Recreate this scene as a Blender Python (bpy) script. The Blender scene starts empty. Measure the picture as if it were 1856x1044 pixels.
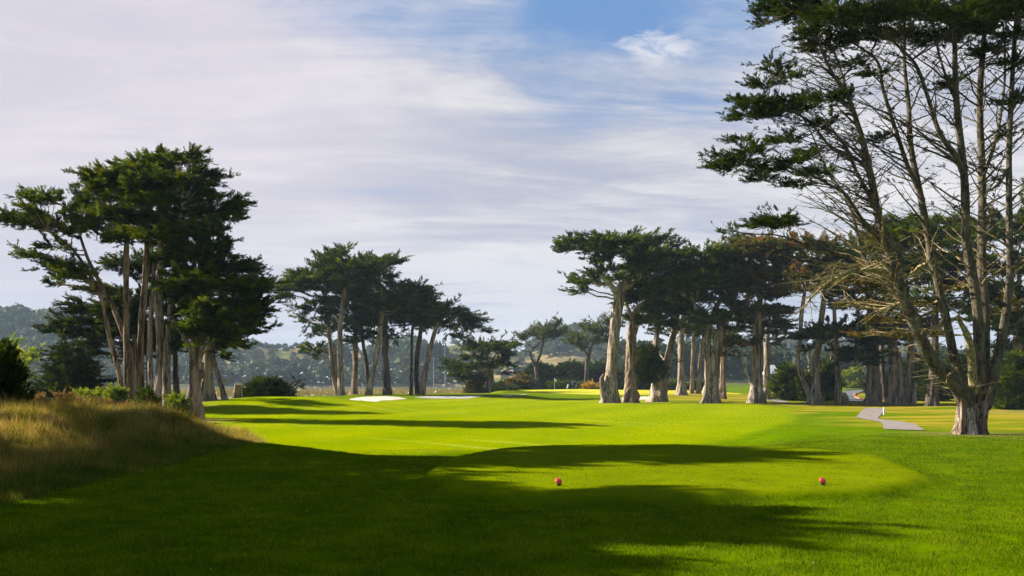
import bpy, math, random
import numpy as np
from mathutils import Vector

# ------------------------------------------------------------------ basics
F, CX, HY, CAMZ = 1821.0, 928.0, 690.0, 1.65      # lens in photo pixels, eye height
rng = np.random.default_rng(7)
scene = bpy.context.scene
COL = scene.collection
SUN_EL = math.radians(33.0)
SH = np.array([1.0, -0.35]); SH = SH / np.linalg.norm(SH)      # direction shadows fall on the ground

def P(px, py, d):
    return np.array([(px - CX) / F * d, d, CAMZ - (py - HY) / F * d])

def sm(t):
    t = np.clip(t, 0.0, 1.0)
    return t * t * (3 - 2 * t)

def band(v, a, b, c, d):
    return sm((v - a) / (b - a)) * (1 - sm((v - c) / (d - c)))

_ns = np.random.default_rng(99)
_ND = [(_ns.uniform(0, 2 * np.pi), _ns.uniform(0, 2 * np.pi), _ns.uniform(.7, 1.4)) for _ in range(40)]
def wob(x, y, s, o=0, n=7):
    """smooth irregular field of feature size s, about -1..1"""
    r = 0
    for i in range(n):
        a, ph, f = _ND[(o * 7 + i) % 40]
        r = r + np.sin((x * np.cos(a) + y * np.sin(a)) * f * 2 * np.pi / s + ph + 1.3 * np.sin((x * np.sin(a) - y * np.cos(a)) * 2 * np.pi / (s * 1.7) + ph * 2))
    return r / (n * 0.55)

# ------------------------------------------------------------------ terrain
TEE = np.array([(-0.9, 14.6), (-1.5, 17.5), (-1.3, 21), (-0.4, 24), (2, 25.2), (4.5, 25.4), (6.9, 24.1), (7.9, 21.9), (7.35, 18.4), (6.9, 16.6), (5.4, 14.8), (3.2, 14.1), (0.8, 14.0)])
def poly_sd(x, y, poly):
    """signed distance to polygon, negative inside"""
    x = np.asarray(x, float); y = np.asarray(y, float)
    d = np.full(x.shape, 1e9); ins = np.zeros(x.shape, bool)
    n = len(poly)
    for i in range(n):
        ax, ay = poly[i]; bx, by = poly[(i + 1) % n]
        ex, ey = bx - ax, by - ay
        t = np.clip(((x - ax) * ex + (y - ay) * ey) / (ex * ex + ey * ey), 0, 1)
        d = np.minimum(d, np.hypot(x - ax - t * ex, y - ay - t * ey))
        c = ((ay > y) != (by > y)) & (x < (bx - ax) * (y - ay) / ((by - ay) if by != ay else 1e-9) + ax)
        ins ^= c
    return np.where(ins, -d, d)

CREST_PX = [-900, -300, -100, 0, 60, 110, 160, 215, 300, 380, 415, 440, 470, 500, 560, 620, 700, 790, 830, 880, 915, 940, 960, 985, 1010, 1040, 1075, 1120, 1200, 1300, 1400, 1440, 1500, 1600, 1900, 2600]
CREST_PY = [640, 600, 588, 592, 590, 592, 604, 640, 652, 644, 634, 624, 629, 636, 630, 634, 640, 631, 627, 634, 645, 652, 649, 636, 622, 616, 622, 640, 655, 645, 640, 645, 650, 650, 640, 650]
def hfun(x, y):
    x = np.asarray(x, float); y = np.asarray(y, float)
    # lawn by the tee falls away to the fairway
    e0 = 21.6 + 5.5 * sm((-2.5 - x) / 5.5) + 3.0 * sm((x + 1.5) / 3) + 3.0 * sm((x - 5) / 8)
    wdt = 8.5 + 22 * sm((x - 6) / 8)
    z = -0.62 * sm((y - e0) / wdt) - 0.06
    z = z + 0.05 * wob(x, y, 26, 1) * sm((y - 34) / 20)
    z = z + 0.012 * wob(x, y, 4.3, 2)
    # raised tee
    z = z + 0.13 * (1 - sm((poly_sd(x, y, TEE) + 0.10) / 0.28))
    # rough mound on the left
    wv = 0.5 * wob(y, y * 0.3, 7, 3)
    m = sm((-7.2 - .25 * np.maximum(0, y - 27) - x + wv) / (3.0 + 4.5 * (1 - sm((y - 18) / 10)))) * (1 - sm((y - 34) / 15))
    z = z + m * (0.40 + 0.50 * sm((y - 17) / 14)) + 0.10 * m * wob(x, y, 5, 4)
    # little mound before the lake
    r = np.hypot((x + 20.5) / 17, (y - 86) / 17)
    z = z + 1.0 * (1 - sm(r)) ** 1.0
    # bank with the two fairway bunkers
    z = z + 0.42 * band(x, -27, -21, 0, 6) * band(y, 117, 127, 150, 165)
    # putting green shelf
    rg = np.hypot((x - 15) / 30, (y - 188) / 50)
    z = z + 0.55 * (1 - sm((rg - 0.55) / 0.45))
    # ground beyond the road
    z = z + 0.9 * sm((y - 205) / 60) * sm((x - 40) / 40)
    z = z + 4.0 * sm((y - 260) / 120) * sm((x + 14) / 14) * (1 - sm((x - 45) / 40))
    # far hills
    px = x / np.maximum(y, 60) * F + CX
    cz = CAMZ + (HY - np.interp(px, CREST_PX, CREST_PY)) / F * 900.0
    hills = (cz + 1.6) * sm((y - 615) / 285) ** 1.15
    z = z + np.where(y < 900, hills, (cz + 1.6) * (1 - 0.5 * sm((y - 920) / 300)))
    # lake bed
    sx = -9 + 5 * wob(y, y * 0, 60, 5)
    sy = 154 + 2.5 * wob(x, x * 0, 22, 6)
    lake = sm((y - sy) / 14) * (1 - sm((x - sx) / 10)) * (1 - sm((y - 600) / 24))
    z = z - 2.6 * lake
    # shore left of the mound
    z = z - 1.2 * sm((-30 - x) / 14) * band(y, 92, 120, 150, 165)
    return z

def axis(lo, hi, fine, n):
    """graded coordinates: fine steps near 0, coarse far away"""
    a = math.asinh(lo / fine); b = math.asinh(hi / fine)
    return np.sinh(np.linspace(a, b, n)) * fine
GX = axis(-1400, 1400, 9.0, 560)
GY = np.concatenate([np.linspace(-30, 6, 30, endpoint=False), np.linspace(6, 34, 170, endpoint=False), 34 * np.exp(np.linspace(0, math.log(1700 / 34), 420))])
_gx, _gy = np.meshgrid(GX, GY)
GZ = hfun(_gx, _gy)
def h(x, y):
    """height of the ground mesh itself (bilinear on its grid)"""
    x = np.asarray(x, float); y = np.asarray(y, float)
    i = np.clip(np.searchsorted(GX, x) - 1, 0, len(GX) - 2); j = np.clip(np.searchsorted(GY, y) - 1, 0, len(GY) - 2)
    u = (x - GX[i]) / (GX[i + 1] - GX[i]); v = (y - GY[j]) / (GY[j + 1] - GY[j])
    return (GZ[j, i] * (1 - u) + GZ[j, i + 1] * u) * (1 - v) + (GZ[j + 1, i] * (1 - u) + GZ[j + 1, i + 1] * u) * v
def hit(px, py, y0=8, y1=560):
    """where the sight line through a photo point meets the ground"""
    ys = np.concatenate([np.arange(y0, 60, .1), np.arange(60, y1, .4)])
    zs = CAMZ - (py - HY) / F * ys
    g = h((px - CX) / F * ys, ys)
    k = np.nonzero(g >= zs)[0]
    yy = ys[k[0]] if len(k) else 150.0
    xx = (px - CX) / F * yy
    return np.array([xx, yy, float(h(xx, yy))])

# ------------------------------------------------------------------ mesh helpers
def link(o, parent=None):
    COL.objects.link(o)
    if parent is not None:
        o.parent = parent
        o.matrix_parent_inverse.identity()
        o.location = -Vector(parent['_w']) if '_w' in parent else (0, 0, 0)
    return o

def mesh_np(name, V, T, mat, parent=None, attrs=None, smooth=False, quads=False):
    """V (n,3), T (m,3|4) -> one object; world coordinates, shifted to the parent's origin"""
    V = np.asarray(V, np.float32); T = np.asarray(T, np.int32)
    if parent is not None:
        V = V - np.array(parent['_w'], np.float32)
    k = T.shape[1]
    me = bpy.data.meshes.new(name)
    me.vertices.add(len(V)); me.vertices.foreach_set('co', V.ravel())
    me.loops.add(T.size); me.loops.foreach_set('vertex_index', T.ravel())
    me.polygons.add(len(T)); me.polygons.foreach_set('loop_start', np.arange(len(T), dtype=np.int32) * k)
    if smooth:
        me.polygons.foreach_set('use_smooth', np.ones(len(T), bool))
    for an, av in (attrs or {}).items():
        av = np.asarray(av, np.float32)
        if av.ndim == 1:
            a = me.attributes.new(an, 'FLOAT', 'POINT'); a.data.foreach_set('value', av)
        else:
            a = me.attributes.new(an, 'FLOAT_COLOR', 'POINT'); a.data.foreach_set('color', av.ravel())
    me.update(calc_edges=True)
    if mat is not None: me.materials.append(mat)
    o = bpy.data.objects.new(name, me)
    COL.objects.link(o)
    if parent is not None: o.parent = parent
    return o

def thing(name, label, cat, loc, group=None):
    o = bpy.data.objects.new(name, None); COL.objects.link(o)
    o.empty_display_size = 0.3
    o.location = loc; o['_w'] = [float(v) for v in loc]
    o['label'] = label; o['category'] = cat
    if group: o['group'] = group
    return o
def tag(o, label, cat, group=None, kind=None):
    o['label'] = label; o['category'] = cat
    if group: o['group'] = group
    if kind: o['kind'] = kind
    return o
def struct(o):
    o['kind'] = 'structure'; return o

class MB:
    """collects shapes into one mesh (python lists)"""
    def __init__(s): s.v = []; s.f = []
    def add(s, V, Fc):
        b = len(s.v); s.v += [tuple(p) for p in V]; s.f += [tuple(b + i for i in f) for f in Fc]
    def box(s, c, sz, rz=0.0, top=1.0):
        hx, hy, hz = sz[0] / 2, sz[1] / 2, sz[2] / 2; V = []
        for k, m in ((-1, 1), (1, top)):
            for sx, sy in ((-1, -1), (1, -1), (1, 1), (-1, 1)):
                x, y = sx * hx * m, sy * hy * m
                V.append((c[0] + x * math.cos(rz) - y * math.sin(rz), c[1] + x * math.sin(rz) + y * math.cos(rz), c[2] + k * hz))
        s.add(V, [(3, 2, 1, 0), (4, 5, 6, 7), (0, 1, 5, 4), (1, 2, 6, 5), (2, 3, 7, 6), (3, 0, 4, 7)])
    def tube(s, pts, rad, n=8, cap=True):
        V, Q = batch_tubes(np.array([pts], float), np.array([rad], float), n)
        s.add(V, [tuple(q) for q in Q])
        if cap:
            b = len(s.v); s.f.append(tuple(range(b - n, b)))
            s.f.append(tuple(reversed(range(b - n * len(pts), b - n * len(pts) + n))))
    def build(s, name, mat, parent=None, smooth=False):
        off = np.array(parent['_w']) if parent is not None else np.zeros(3)
        me = bpy.data.meshes.new(name)
        me.from_pydata([tuple(np.array(p) - off) for p in s.v], [], s.f)
        if smooth:
            for p in me.polygons: p.use_smooth = True
        me.materials.append(mat)
        o = bpy.data.objects.new(name, me); COL.objects.link(o)
        if parent is not None: o.parent = parent
        return o

def batch_tubes(Pt, R, ns=4, mult=None):
    """Pt (N,k,3), R (N,k) -> verts, quads.  mult (N,k,ns) scales the radius"""
    N, k, _ = Pt.shape
    T = np.gradient(Pt, axis=1)
    T /= np.linalg.norm(T, axis=2, keepdims=True) + 1e-9
    mean = Pt[:, -1] - Pt[:, 0]; mean /= np.linalg.norm(mean, axis=1, keepdims=True) + 1e-9
    ref = np.where(np.abs(mean[:, 2:3]) > 0.7, np.array([[0.0, 1.0, 0.0]]), np.array([[0.0, 0.0, 1.0]]))
    U = np.cross(T, ref[:, None, :]); U /= np.linalg.norm(U, axis=2, keepdims=True) + 1e-9
    W = np.cross(U, T)
    a = np.arange(ns) * 2 * np.pi / ns
    rr = R[:, :, None] * (mult if mult is not None else 1.0) * np.ones((1, 1, ns))
    V = Pt[:, :, None, :] + rr[..., None] * (np.cos(a)[None, None, :, None] * U[:, :, None, :] + np.sin(a)[None, None, :, None] * W[:, :, None, :])
    V = V.reshape(-1, 3)
    i = np.arange(N)[:, None, None] * k * ns; j = np.arange(k - 1)[None, :, None] * ns; s = np.arange(ns)[None, None, :]; s2 = (s + 1) % ns
    Q = np.stack([i + j + ns + s, i + j + ns + s2, i + j + s2, i + j + s], axis=-1).reshape(-1, 4)
    return V, Q

def smooth_line(pts, step):
    """Catmull-Rom through rows of pts, resampled about every step (by first three columns)"""
    p = np.asarray(pts, float)
    if len(p) == 2: p = np.array([p[0], (p[0] + p[1]) / 2, p[1]])
    q = np.vstack([2 * p[0] - p[1], p, 2 * p[-1] - p[-2]])
    out = []
    for i in range(1, len(q) - 2):
        L = np.linalg.norm(q[i + 1][:3] - q[i][:3]); n = max(2, int(L / step))
        for t in np.linspace(0, 1, n, endpoint=False):
            out.append(0.5 * ((2 * q[i]) + (-q[i - 1] + q[i + 1]) * t + (2 * q[i - 1] - 5 * q[i] + 4 * q[i + 1] - q[i + 2]) * t * t + (-q[i - 1] + 3 * q[i] - 3 * q[i + 1] + q[i + 2]) * t ** 3))
    out.append(q[-2])
    return np.array(out)

# ------------------------------------------------------------------ materials
def mat_new(name):
    m = bpy.data.materials.new(name); m.use_nodes = True
    nt = m.node_tree; nt.nodes.clear()
    return m, nt, nt.nodes, nt.links
def nd(ns, t, **kw):
    n = ns.new(t)
    for k, v in kw.items():
        if k.startswith('i_'):
            key = k[2:]; key = int(key) if key.isdigit() else key
            n.inputs[key].default_value = v
        else: setattr(n, k, v)
    return n
def ramp(ns, stops, interp='LINEAR'):
    r = ns.new('ShaderNodeValToRGB'); r.color_ramp.interpolation = interp
    e = r.color_ramp.elements
    while len(e) < len(stops): e.new(0.5)
    for el, (p, c) in zip(e, stops):
        el.position = p; el.color = (*c, 1) if len(c) == 3 else c
    return r
def mixc(ns, ln, fac, a, b, mode='MIX'):
    m = ns.new('ShaderNodeMix'); m.data_type = 'RGBA'; m.blend_type = mode
    for s, v in ((m.inputs[0], fac), (m.inputs[6], a), (m.inputs[7], b)):
        if isinstance(v, (int, float)): s.default_value = v
        elif isinstance(v, tuple): s.default_value = (*v, 1) if len(v) == 3 else v
        else: ln.new(v, s)
    return m.outputs[2]
def math_(ns, ln, op, a, b=None, c=None, clamp=False):
    m = ns.new('ShaderNodeMath'); m.operation = op; m.use_clamp = clamp
    for i, v in enumerate((a, b, c)):
        if v is None: continue
        if isinstance(v, (int, float)): m.inputs[i].default_value = v
        else: ln.new(v, m.inputs[i])
    return m.outputs[0]
def noise(ns, ln, vec, scale, detail=4, rough=0.55, dist=0.0):
    n = nd(ns, 'ShaderNodeTexNoise'); n.inputs['Scale'].default_value = scale; n.inputs['Detail'].default_value = detail
    n.inputs['Roughness'].default_value = rough; n.inputs['Distortion'].default_value = dist
    if vec is not None: ln.new(vec, n.inputs['Vector'])
    return n.outputs['Fac']
def mapping(ns, ln, vec, scale=(1, 1, 1), rot=(0, 0, 0)):
    m = nd(ns, 'ShaderNodeMapping'); m.inputs['Scale'].default_value = scale; m.inputs['Rotation'].default_value = rot
    ln.new(vec, m.inputs['Vector']); return m.outputs[0]
def out_surf(ns, ln, sh):
    o = ns.new('ShaderNodeOutputMaterial'); ln.new(sh, o.inputs['Surface']); return o
def bump(ns, ln, height, strength=0.4, dist=0.05):
    b = nd(ns, 'ShaderNodeBump'); b.inputs['Strength'].default_value = strength; b.inputs['Distance'].default_value = dist
    ln.new(height, b.inputs['Height']); return b.outputs[0]

def foliage_mat(name, stops, trans=0.35, scl=0.6):
    """leaf colour from the per-spray tint plus a slow patchiness; some light passes through"""
    m, nt, ns, ln = mat_new(name)
    at = nd(ns, 'ShaderNodeAttribute', attribute_name='tint')
    g = nd(ns, 'ShaderNodeNewGeometry')
    n = noise(ns, ln, g.outputs['Position'], scl, 2)
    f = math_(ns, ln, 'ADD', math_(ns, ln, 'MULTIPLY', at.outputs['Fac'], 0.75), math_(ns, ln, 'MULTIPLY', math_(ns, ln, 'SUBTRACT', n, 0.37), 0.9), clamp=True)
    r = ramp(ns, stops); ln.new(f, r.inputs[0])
    d = nd(ns, 'ShaderNodeBsdfPrincipled'); ln.new(r.outputs[0], d.inputs['Base Color']); d.inputs['Roughness'].default_value = 0.6
    d.inputs['Specular IOR Level'].default_value = 0.08
    t = nd(ns, 'ShaderNodeBsdfTranslucent')
    ln.new(mixc(ns, ln, 1.0, r.outputs[0], (1.5, 1.35, 0.4), 'MULTIPLY'), t.inputs['Color'])
    mx = nd(ns, 'ShaderNodeMixShader'); mx.inputs[0].default_value = trans
    ln.new(d.outputs[0], mx.inputs[1]); ln.new(t.outputs[0], mx.inputs[2])
    out_surf(ns, ln, mx.outputs[0]); return m

def bark_mat(name, light, dark, accent=None, sc=1.0, stretch=0.13, lichen=None):
    m, nt, ns, ln = mat_new(name)
    tc = nd(ns, 'ShaderNodeTexCoord')
    v = mapping(ns, ln, tc.outputs['Object'], (3.6 * sc, 3.6 * sc, 3.6 * sc * stretch))
    n1 = noise(ns, ln, v, 1.0, 5, 0.62, 0.6)
    v2 = mapping(ns, ln, tc.outputs['Object'], (22 * sc, 22 * sc, 22 * sc * stretch))
    n2 = noise(ns, ln, v2, 1.0, 3, 0.6, 0.3)
    f = math_(ns, ln, 'ADD', math_(ns, ln, 'MULTIPLY', n1, 0.6), math_(ns, ln, 'MULTIPLY', n2, 0.4))
    r = ramp(ns, [(0.43, dark), (0.485, tuple(0.5 * a + 0.5 * b for a, b in zip(dark, light))), (0.54, light), (.64, tuple(min(1, a * 1.35) for a in light))]); ln.new(f, r.inputs[0])
    col = r.outputs[0]
    big = noise(ns, ln, tc.outputs['Object'], 0.7 * sc, 3, 0.6)
    if accent:
        rr = ramp(ns, [(0.5, (0, 0, 0)), (0.66, (1, 1, 1))]); ln.new(big, rr.inputs[0])
        col = mixc(ns, ln, math_(ns, ln, 'MULTIPLY', rr.outputs[0], 0.55), col, accent)
    if lichen:
        n3 = noise(ns, ln, tc.outputs['Object'], 4.5 * sc, 5, 0.7)
        rr = ramp(ns, [(0.52, (0, 0, 0)), (0.60, (1, 1, 1))]); ln.new(n3, rr.inputs[0])
        col = mixc(ns, ln, math_(ns, ln, 'MULTIPLY', rr.outputs[0], 0.7), col, lichen)
    d = nd(ns, 'ShaderNodeBsdfPrincipled'); ln.new(col, d.inputs['Base Color']); d.inputs['Roughness'].default_value = 0.9
    d.inputs['Specular IOR Level'].default_value = 0.15
    ln.new(bump(ns, ln, f, 0.9, 0.10 / sc), d.inputs['Normal'])
    out_surf(ns, ln, d.outputs[0]); return m

def plain(name, col, rough=0.6, var=0.15, sc=8, bmp=0.0, metal=0.0, spec=0.4):
    m, nt, ns, ln = mat_new(name)
    tc = nd(ns, 'ShaderNodeTexCoord')
    n = noise(ns, ln, tc.outputs['Object'], sc, 4)
    r = ramp(ns, [(0.3, tuple(c * (1 - var) for c in col)), (0.7, tuple(min(1, c * (1 + var)) for c in col))]); ln.new(n, r.inputs[0])
    d = nd(ns, 'ShaderNodeBsdfPrincipled'); ln.new(r.outputs[0], d.inputs['Base Color'])
    d.inputs['Roughness'].default_value = rough; d.inputs['Metallic'].default_value = metal; d.inputs['Specular IOR Level'].default_value = spec
    if bmp: ln.new(bump(ns, ln, n, bmp, 0.02), d.inputs['Normal'])
    out_surf(ns, ln, d.outputs[0]); return m
# ------------------------------------------------------------------ foliage
def spray_template(n, seed, droop=0.0, lw=0.15):
    r = np.random.default_rng(seed); V = []
    for i in range(n):
        t = (i + 0.4) / n; s = 1 if i % 2 else -1
        a = s * r.uniform(.35, .95); L = (.46 * (1 - .55 * t)) * r.uniform(.8, 1.25); w = lw * r.uniform(.7, 1.3)
        el = r.uniform(-.25, .45)
        b = np.array([t * .85, s * .02, -droop * t * t + r.uniform(-.03, .03)])
        d = np.array([math.cos(a) * math.cos(el), math.sin(a) * math.cos(el), math.sin(el)])
        pz = np.cross(d, r.normal(size=3) * .5 + np.array([0, 0, 1])); pz /= np.linalg.norm(pz)
        V += [b - pz * w * .5, b + pz * w * .5, b + d * L]
    return np.array(V)            # (3n,3)
TPL = [spray_template(13, k, lw=.14) for k in range(4)]
TPL_LO = [spray_template(7, 20 + k, lw=.24) for k in range(4)]
TPL_NEAR = [spray_template(26, 40 + k, lw=.085) for k in range(4)]

DENS = 2.0
def norm(a): return a / (np.linalg.norm(a, axis=-1, keepdims=True) + 1e-9)

def sprays_mesh(pos, dirv, ln, tint, tpl, r):
    """place spray templates -> V,T,tint per vertex"""
    n = len(pos)
    d = norm(dirv); up = norm(r.normal(size=(n, 3)) * 0.35 + np.array([0, 0, 1.0]))
    s = norm(np.cross(up, d)); u = np.cross(d, s)
    which = r.integers(0, len(tpl), n); Vs = []; ts = []
    for k, tp in enumerate(tpl):
        m = which == k
        if not m.any(): continue
        X = tp[None] * ln[m][:, None, None]
        V = pos[m][:, None] + X[..., 0:1] * d[m][:, None] + X[..., 1:2] * s[m][:, None] + X[..., 2:3] * u[m][:, None]
        Vs.append(V.reshape(-1, 3)); ts.append(np.repeat(tint[m], tp.shape[0]))
    V = np.concatenate(Vs); t = np.concatenate(ts)
    return V, np.arange(len(V)).reshape(-1, 3), t

def pads_to_sprays(pads, r, sub=0.55, per=13, sl=0.55, updir=0.10, lean=(0, 0, 0), finger=1.0, gap=0.0, centre=None):
    """pads rows: x y z a b c.  Returns spray positions, directions, lengths, tint and the sub-branch nodes"""
    PS, DS, LS, TS, subs = [], [], [], [], []
    for p in pads:
        c = p[:3] - np.array([0, 0, sub * .50]); a, b, cz = p[3:6]
        n = max(3, int(math.pi * a * b / (sub * sub) * DENS * (1 - gap)))
        th = r.uniform(0, 2 * np.pi, n); rr = np.sqrt(r.uniform(0.03, 1, n))
        sh_ = sub * finger * .62; a = max(.35 * a, a - sh_); b = max(.35 * b, b - sh_)
        zt = (1 - rr ** 2) * r.uniform(-.3, 1, n) + r.uniform(-.45, .35, n)
        s = np.stack([c[0] + a * rr * np.cos(th) * .86, c[1] + b * rr * np.sin(th) * .86, c[2] + cz * zt * .85], 1)
        o = np.stack([np.cos(th) * a, np.sin(th) * b, np.full(n, 0.0)], 1); o = norm(o)
        if centre is not None:
            rad = norm((s - centre) * np.array([1, 1, .25])); o = norm(o * .55 + rad * .75)
        o = o * (0.35 + .65 * rr[:, None]) + r.normal(size=(n, 3)) * .28
        o[:, 2] = updir + r.normal(size=n) * .16
        o = norm(o + np.array(lean))
        L = sub * finger * r.uniform(.8, 2.0, n) * (.6 + .6 * rr)
        w = sub * r.uniform(.3, .55, n)
        tt = np.clip(r.normal(.45, .27, n) + .22 * zt, 0, 1)  # tint rises towards each pad's top, standing in for sunlit tops
        subs.append(np.concatenate([s, o], 1))
        m = per
        t = r.uniform(0, 1, (n, m)) ** .8
        ps = s[:, None] + o[:, None] * (t * L[:, None])[..., None] + r.normal(size=(n, m, 3)) * (w[:, None] * (1 - .75 * t))[..., None] * np.array([.6, .6, .22])
        ds = o[:, None] * 1.0 + r.normal(size=(n, m, 3)) * .42 * np.array([1, 1, .6]); ds[..., 2] += .12
        ls = sl * r.uniform(.6, 1.25, (n, m)) * (1 - .35 * t)
        PS.append(ps.reshape(-1, 3)); DS.append(ds.reshape(-1, 3)); LS.append(ls.ravel())
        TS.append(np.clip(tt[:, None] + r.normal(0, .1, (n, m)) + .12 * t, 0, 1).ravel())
    return np.concatenate(PS), np.concatenate(DS), np.concatenate(LS), np.concatenate(TS), subs

def deepen(pads, d, r, extra=0.8, depth=0.8, shrink=0.9):
    """photo-plane pads (px,py,rx,ry[,dy]) -> world pads, with more of them in front and behind so the crown is round"""
    pp = np.array([(p + (0,))[:5] for p in pads], float)
    x0, x1 = (pp[:, 0] - pp[:, 2]).min(), (pp[:, 0] + pp[:, 2]).max(); cx = (x0 + x1) / 2; R = (x1 - x0) / 2
    Ry = R * d / F * depth
    rows = []
    for q in pp:
        u = (q[0] - cx) / R; lim = Ry * math.sqrt(max(0.05, 1 - u * u))
        rows.append((q[0], q[1], q[2], q[3], q[4] + r.uniform(-.2, .2) * lim))
    for k in range(int(len(pp) * extra)):
        q = pp[r.integers(len(pp))]; f = r.uniform(.2, .85)
        x = cx + (q[0] - cx) * f; u = (x - cx) / R; lim = Ry * math.sqrt(max(0.05, 1 - u * u))
        dy = r.choice([-1, 1]) * r.uniform(.35, 1) * lim
        rows.append((x, q[1] + q[3] * r.uniform(-.1, .8), q[2] * shrink, q[3] * shrink, dy))
    W = []
    for x, y, rx, ry, dy in rows:
        dd = d + dy; c = P(x, y, dd); a = rx * dd / F
        W.append([*c, a, min(a, max(a * .75, Ry * .3)), ry * dd / F])
    return np.array(W)

# ------------------------------------------------------------------ wood
def trunk_mesh(line, step=0.25, ns=24, flute=0.16, flare=0.5, flare_h=1.0, seed=0, lobes=None, rag=0.0):
    """line rows x y z r -> verts, quads of a fluted, tapering, gnarled stem"""
    r = np.random.default_rng(seed)
    L = smooth_line(line, step); k = len(L)
    z0 = L[0, 2]; s = np.concatenate([[0], np.cumsum(np.linalg.norm(np.diff(L[:, :3], axis=0), axis=1))])
    th = np.arange(ns) * 2 * np.pi / ns
    m = np.ones((k, ns))
    lob = lobes or [(3, .5), (5, .7), (8, .45), (11, .25)]
    ph = r.uniform(0, 6.28, len(lob)); tw = r.uniform(-.25, .25, len(lob))
    base = np.exp(-s / flare_h)
    for (nk, amp), p0, t0 in zip(lob, ph, tw):
        wv = np.abs(np.sin(nk / 2 * (th[None] + t0 * s[:, None]) + p0 + .5 * np.sin(s[:, None] * .7 + p0)))
        m += flute * amp * (1 - wv * 1.6) * (.7 + 1.1 * base[:, None])
    m += flute * .35 * np.sin(s[:, None] * 1.3 + ph[0] + 2 * th[None]) * np.sin(s[:, None] * 3.1 + ph[1])
    m += rag * r.normal(size=(k, ns)) * .12
    m *= 1 + flare * base[:, None]
    V, Q = batch_tubes(L[None, :, :3], L[None, :, 3], ns, m[None])
    return V, Q, L

def merge(parts):
    Vs, Qs, b = [], [], 0
    for V, Q in parts:
        Vs.append(V); Qs.append(Q + b); b += len(V)
    return np.concatenate(Vs), np.concatenate(Qs)

def curve_between(a, b, k, r, bow=.12, sag=0.0):
    t = np.linspace(0, 1, k)[:, None]; L = np.linalg.norm(b - a)
    p = a + (b - a) * t
    off = r.normal(size=3) * bow * L; off[2] = off[2] * .5 - sag * L
    p = p + off * (4 * t * (1 - t)) * .5 + r.normal(size=(k, 3)) * .02 * L * np.sin(t * np.pi)
    return p

def limbs_for(pads, stems, r, rad=0.022, dense_sub=None, nsub=6, twig=0.018, rise=.25, tol=0.0):
    """branches from the stems to every pad, then twigs inside it"""
    allp = np.concatenate([s[:, :4] for s in stems])
    main, R1, tw, R2 = [], [], [], []
    for i, p in enumerate(pads):
        c = p[:3]
        dv = allp[:, :3] - c; dist = np.linalg.norm(dv * np.array([1, 1, .8]), axis=1)
        pen = np.maximum(0, allp[:, 2] - (c[2] + tol - rise * np.hypot(dv[:, 0], dv[:, 1]))) * 6.0
        j = int(np.argmin(dist + pen))
        a = allp[j, :3]; L = np.linalg.norm(c - a)
        k = 7
        pts = curve_between(a, c + np.array([0, 0, -.3 * p[5]]), k, r, .14, .12)
        r0 = min(allp[j, 3] * .6, rad * L + .03); main.append(pts); R1.append(np.linspace(r0, r0 * .45, k))
        if dense_sub is not None:
            S = dense_sub[i]
            pick = r.permutation(len(S))[:nsub]
            for q in pick:
                b = S[q, :3] + S[q, 3:6] * .3
                tw.append(curve_between(pts[r.integers(k - 3, k)], b, 4, r, .15)); R2.append(np.linspace(max(.012, r0 * .35), twig * .6, 4))
    out = [batch_tubes(np.array(main), np.array(R1), 6)]
    if tw: out.append(batch_tubes(np.array(tw), np.array(R2), 4))
    return merge(out)

def stem_line(pts, d, ground=True, dy=(0, 0)):
    """photo polyline (px,py,width px) -> rows x y z r in the world, base set on the ground"""
    rows = []; n = len(pts)
    for i, (px, py, w) in enumerate(pts):
        t = i / max(1, n - 1); dd = d + dy[0] + (dy[1] - dy[0]) * t
        p = P(px, py, dd); rows.append([*p, w * dd / F / 2])
    rows = np.array(rows)
    if ground:
        zg = float(h(rows[0, 0], rows[0, 1])) - .12
        rows[0, 2] = zg
        if rows[1, 2] < zg + .5: rows[1, 2] = zg + .5
    return rows

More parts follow.
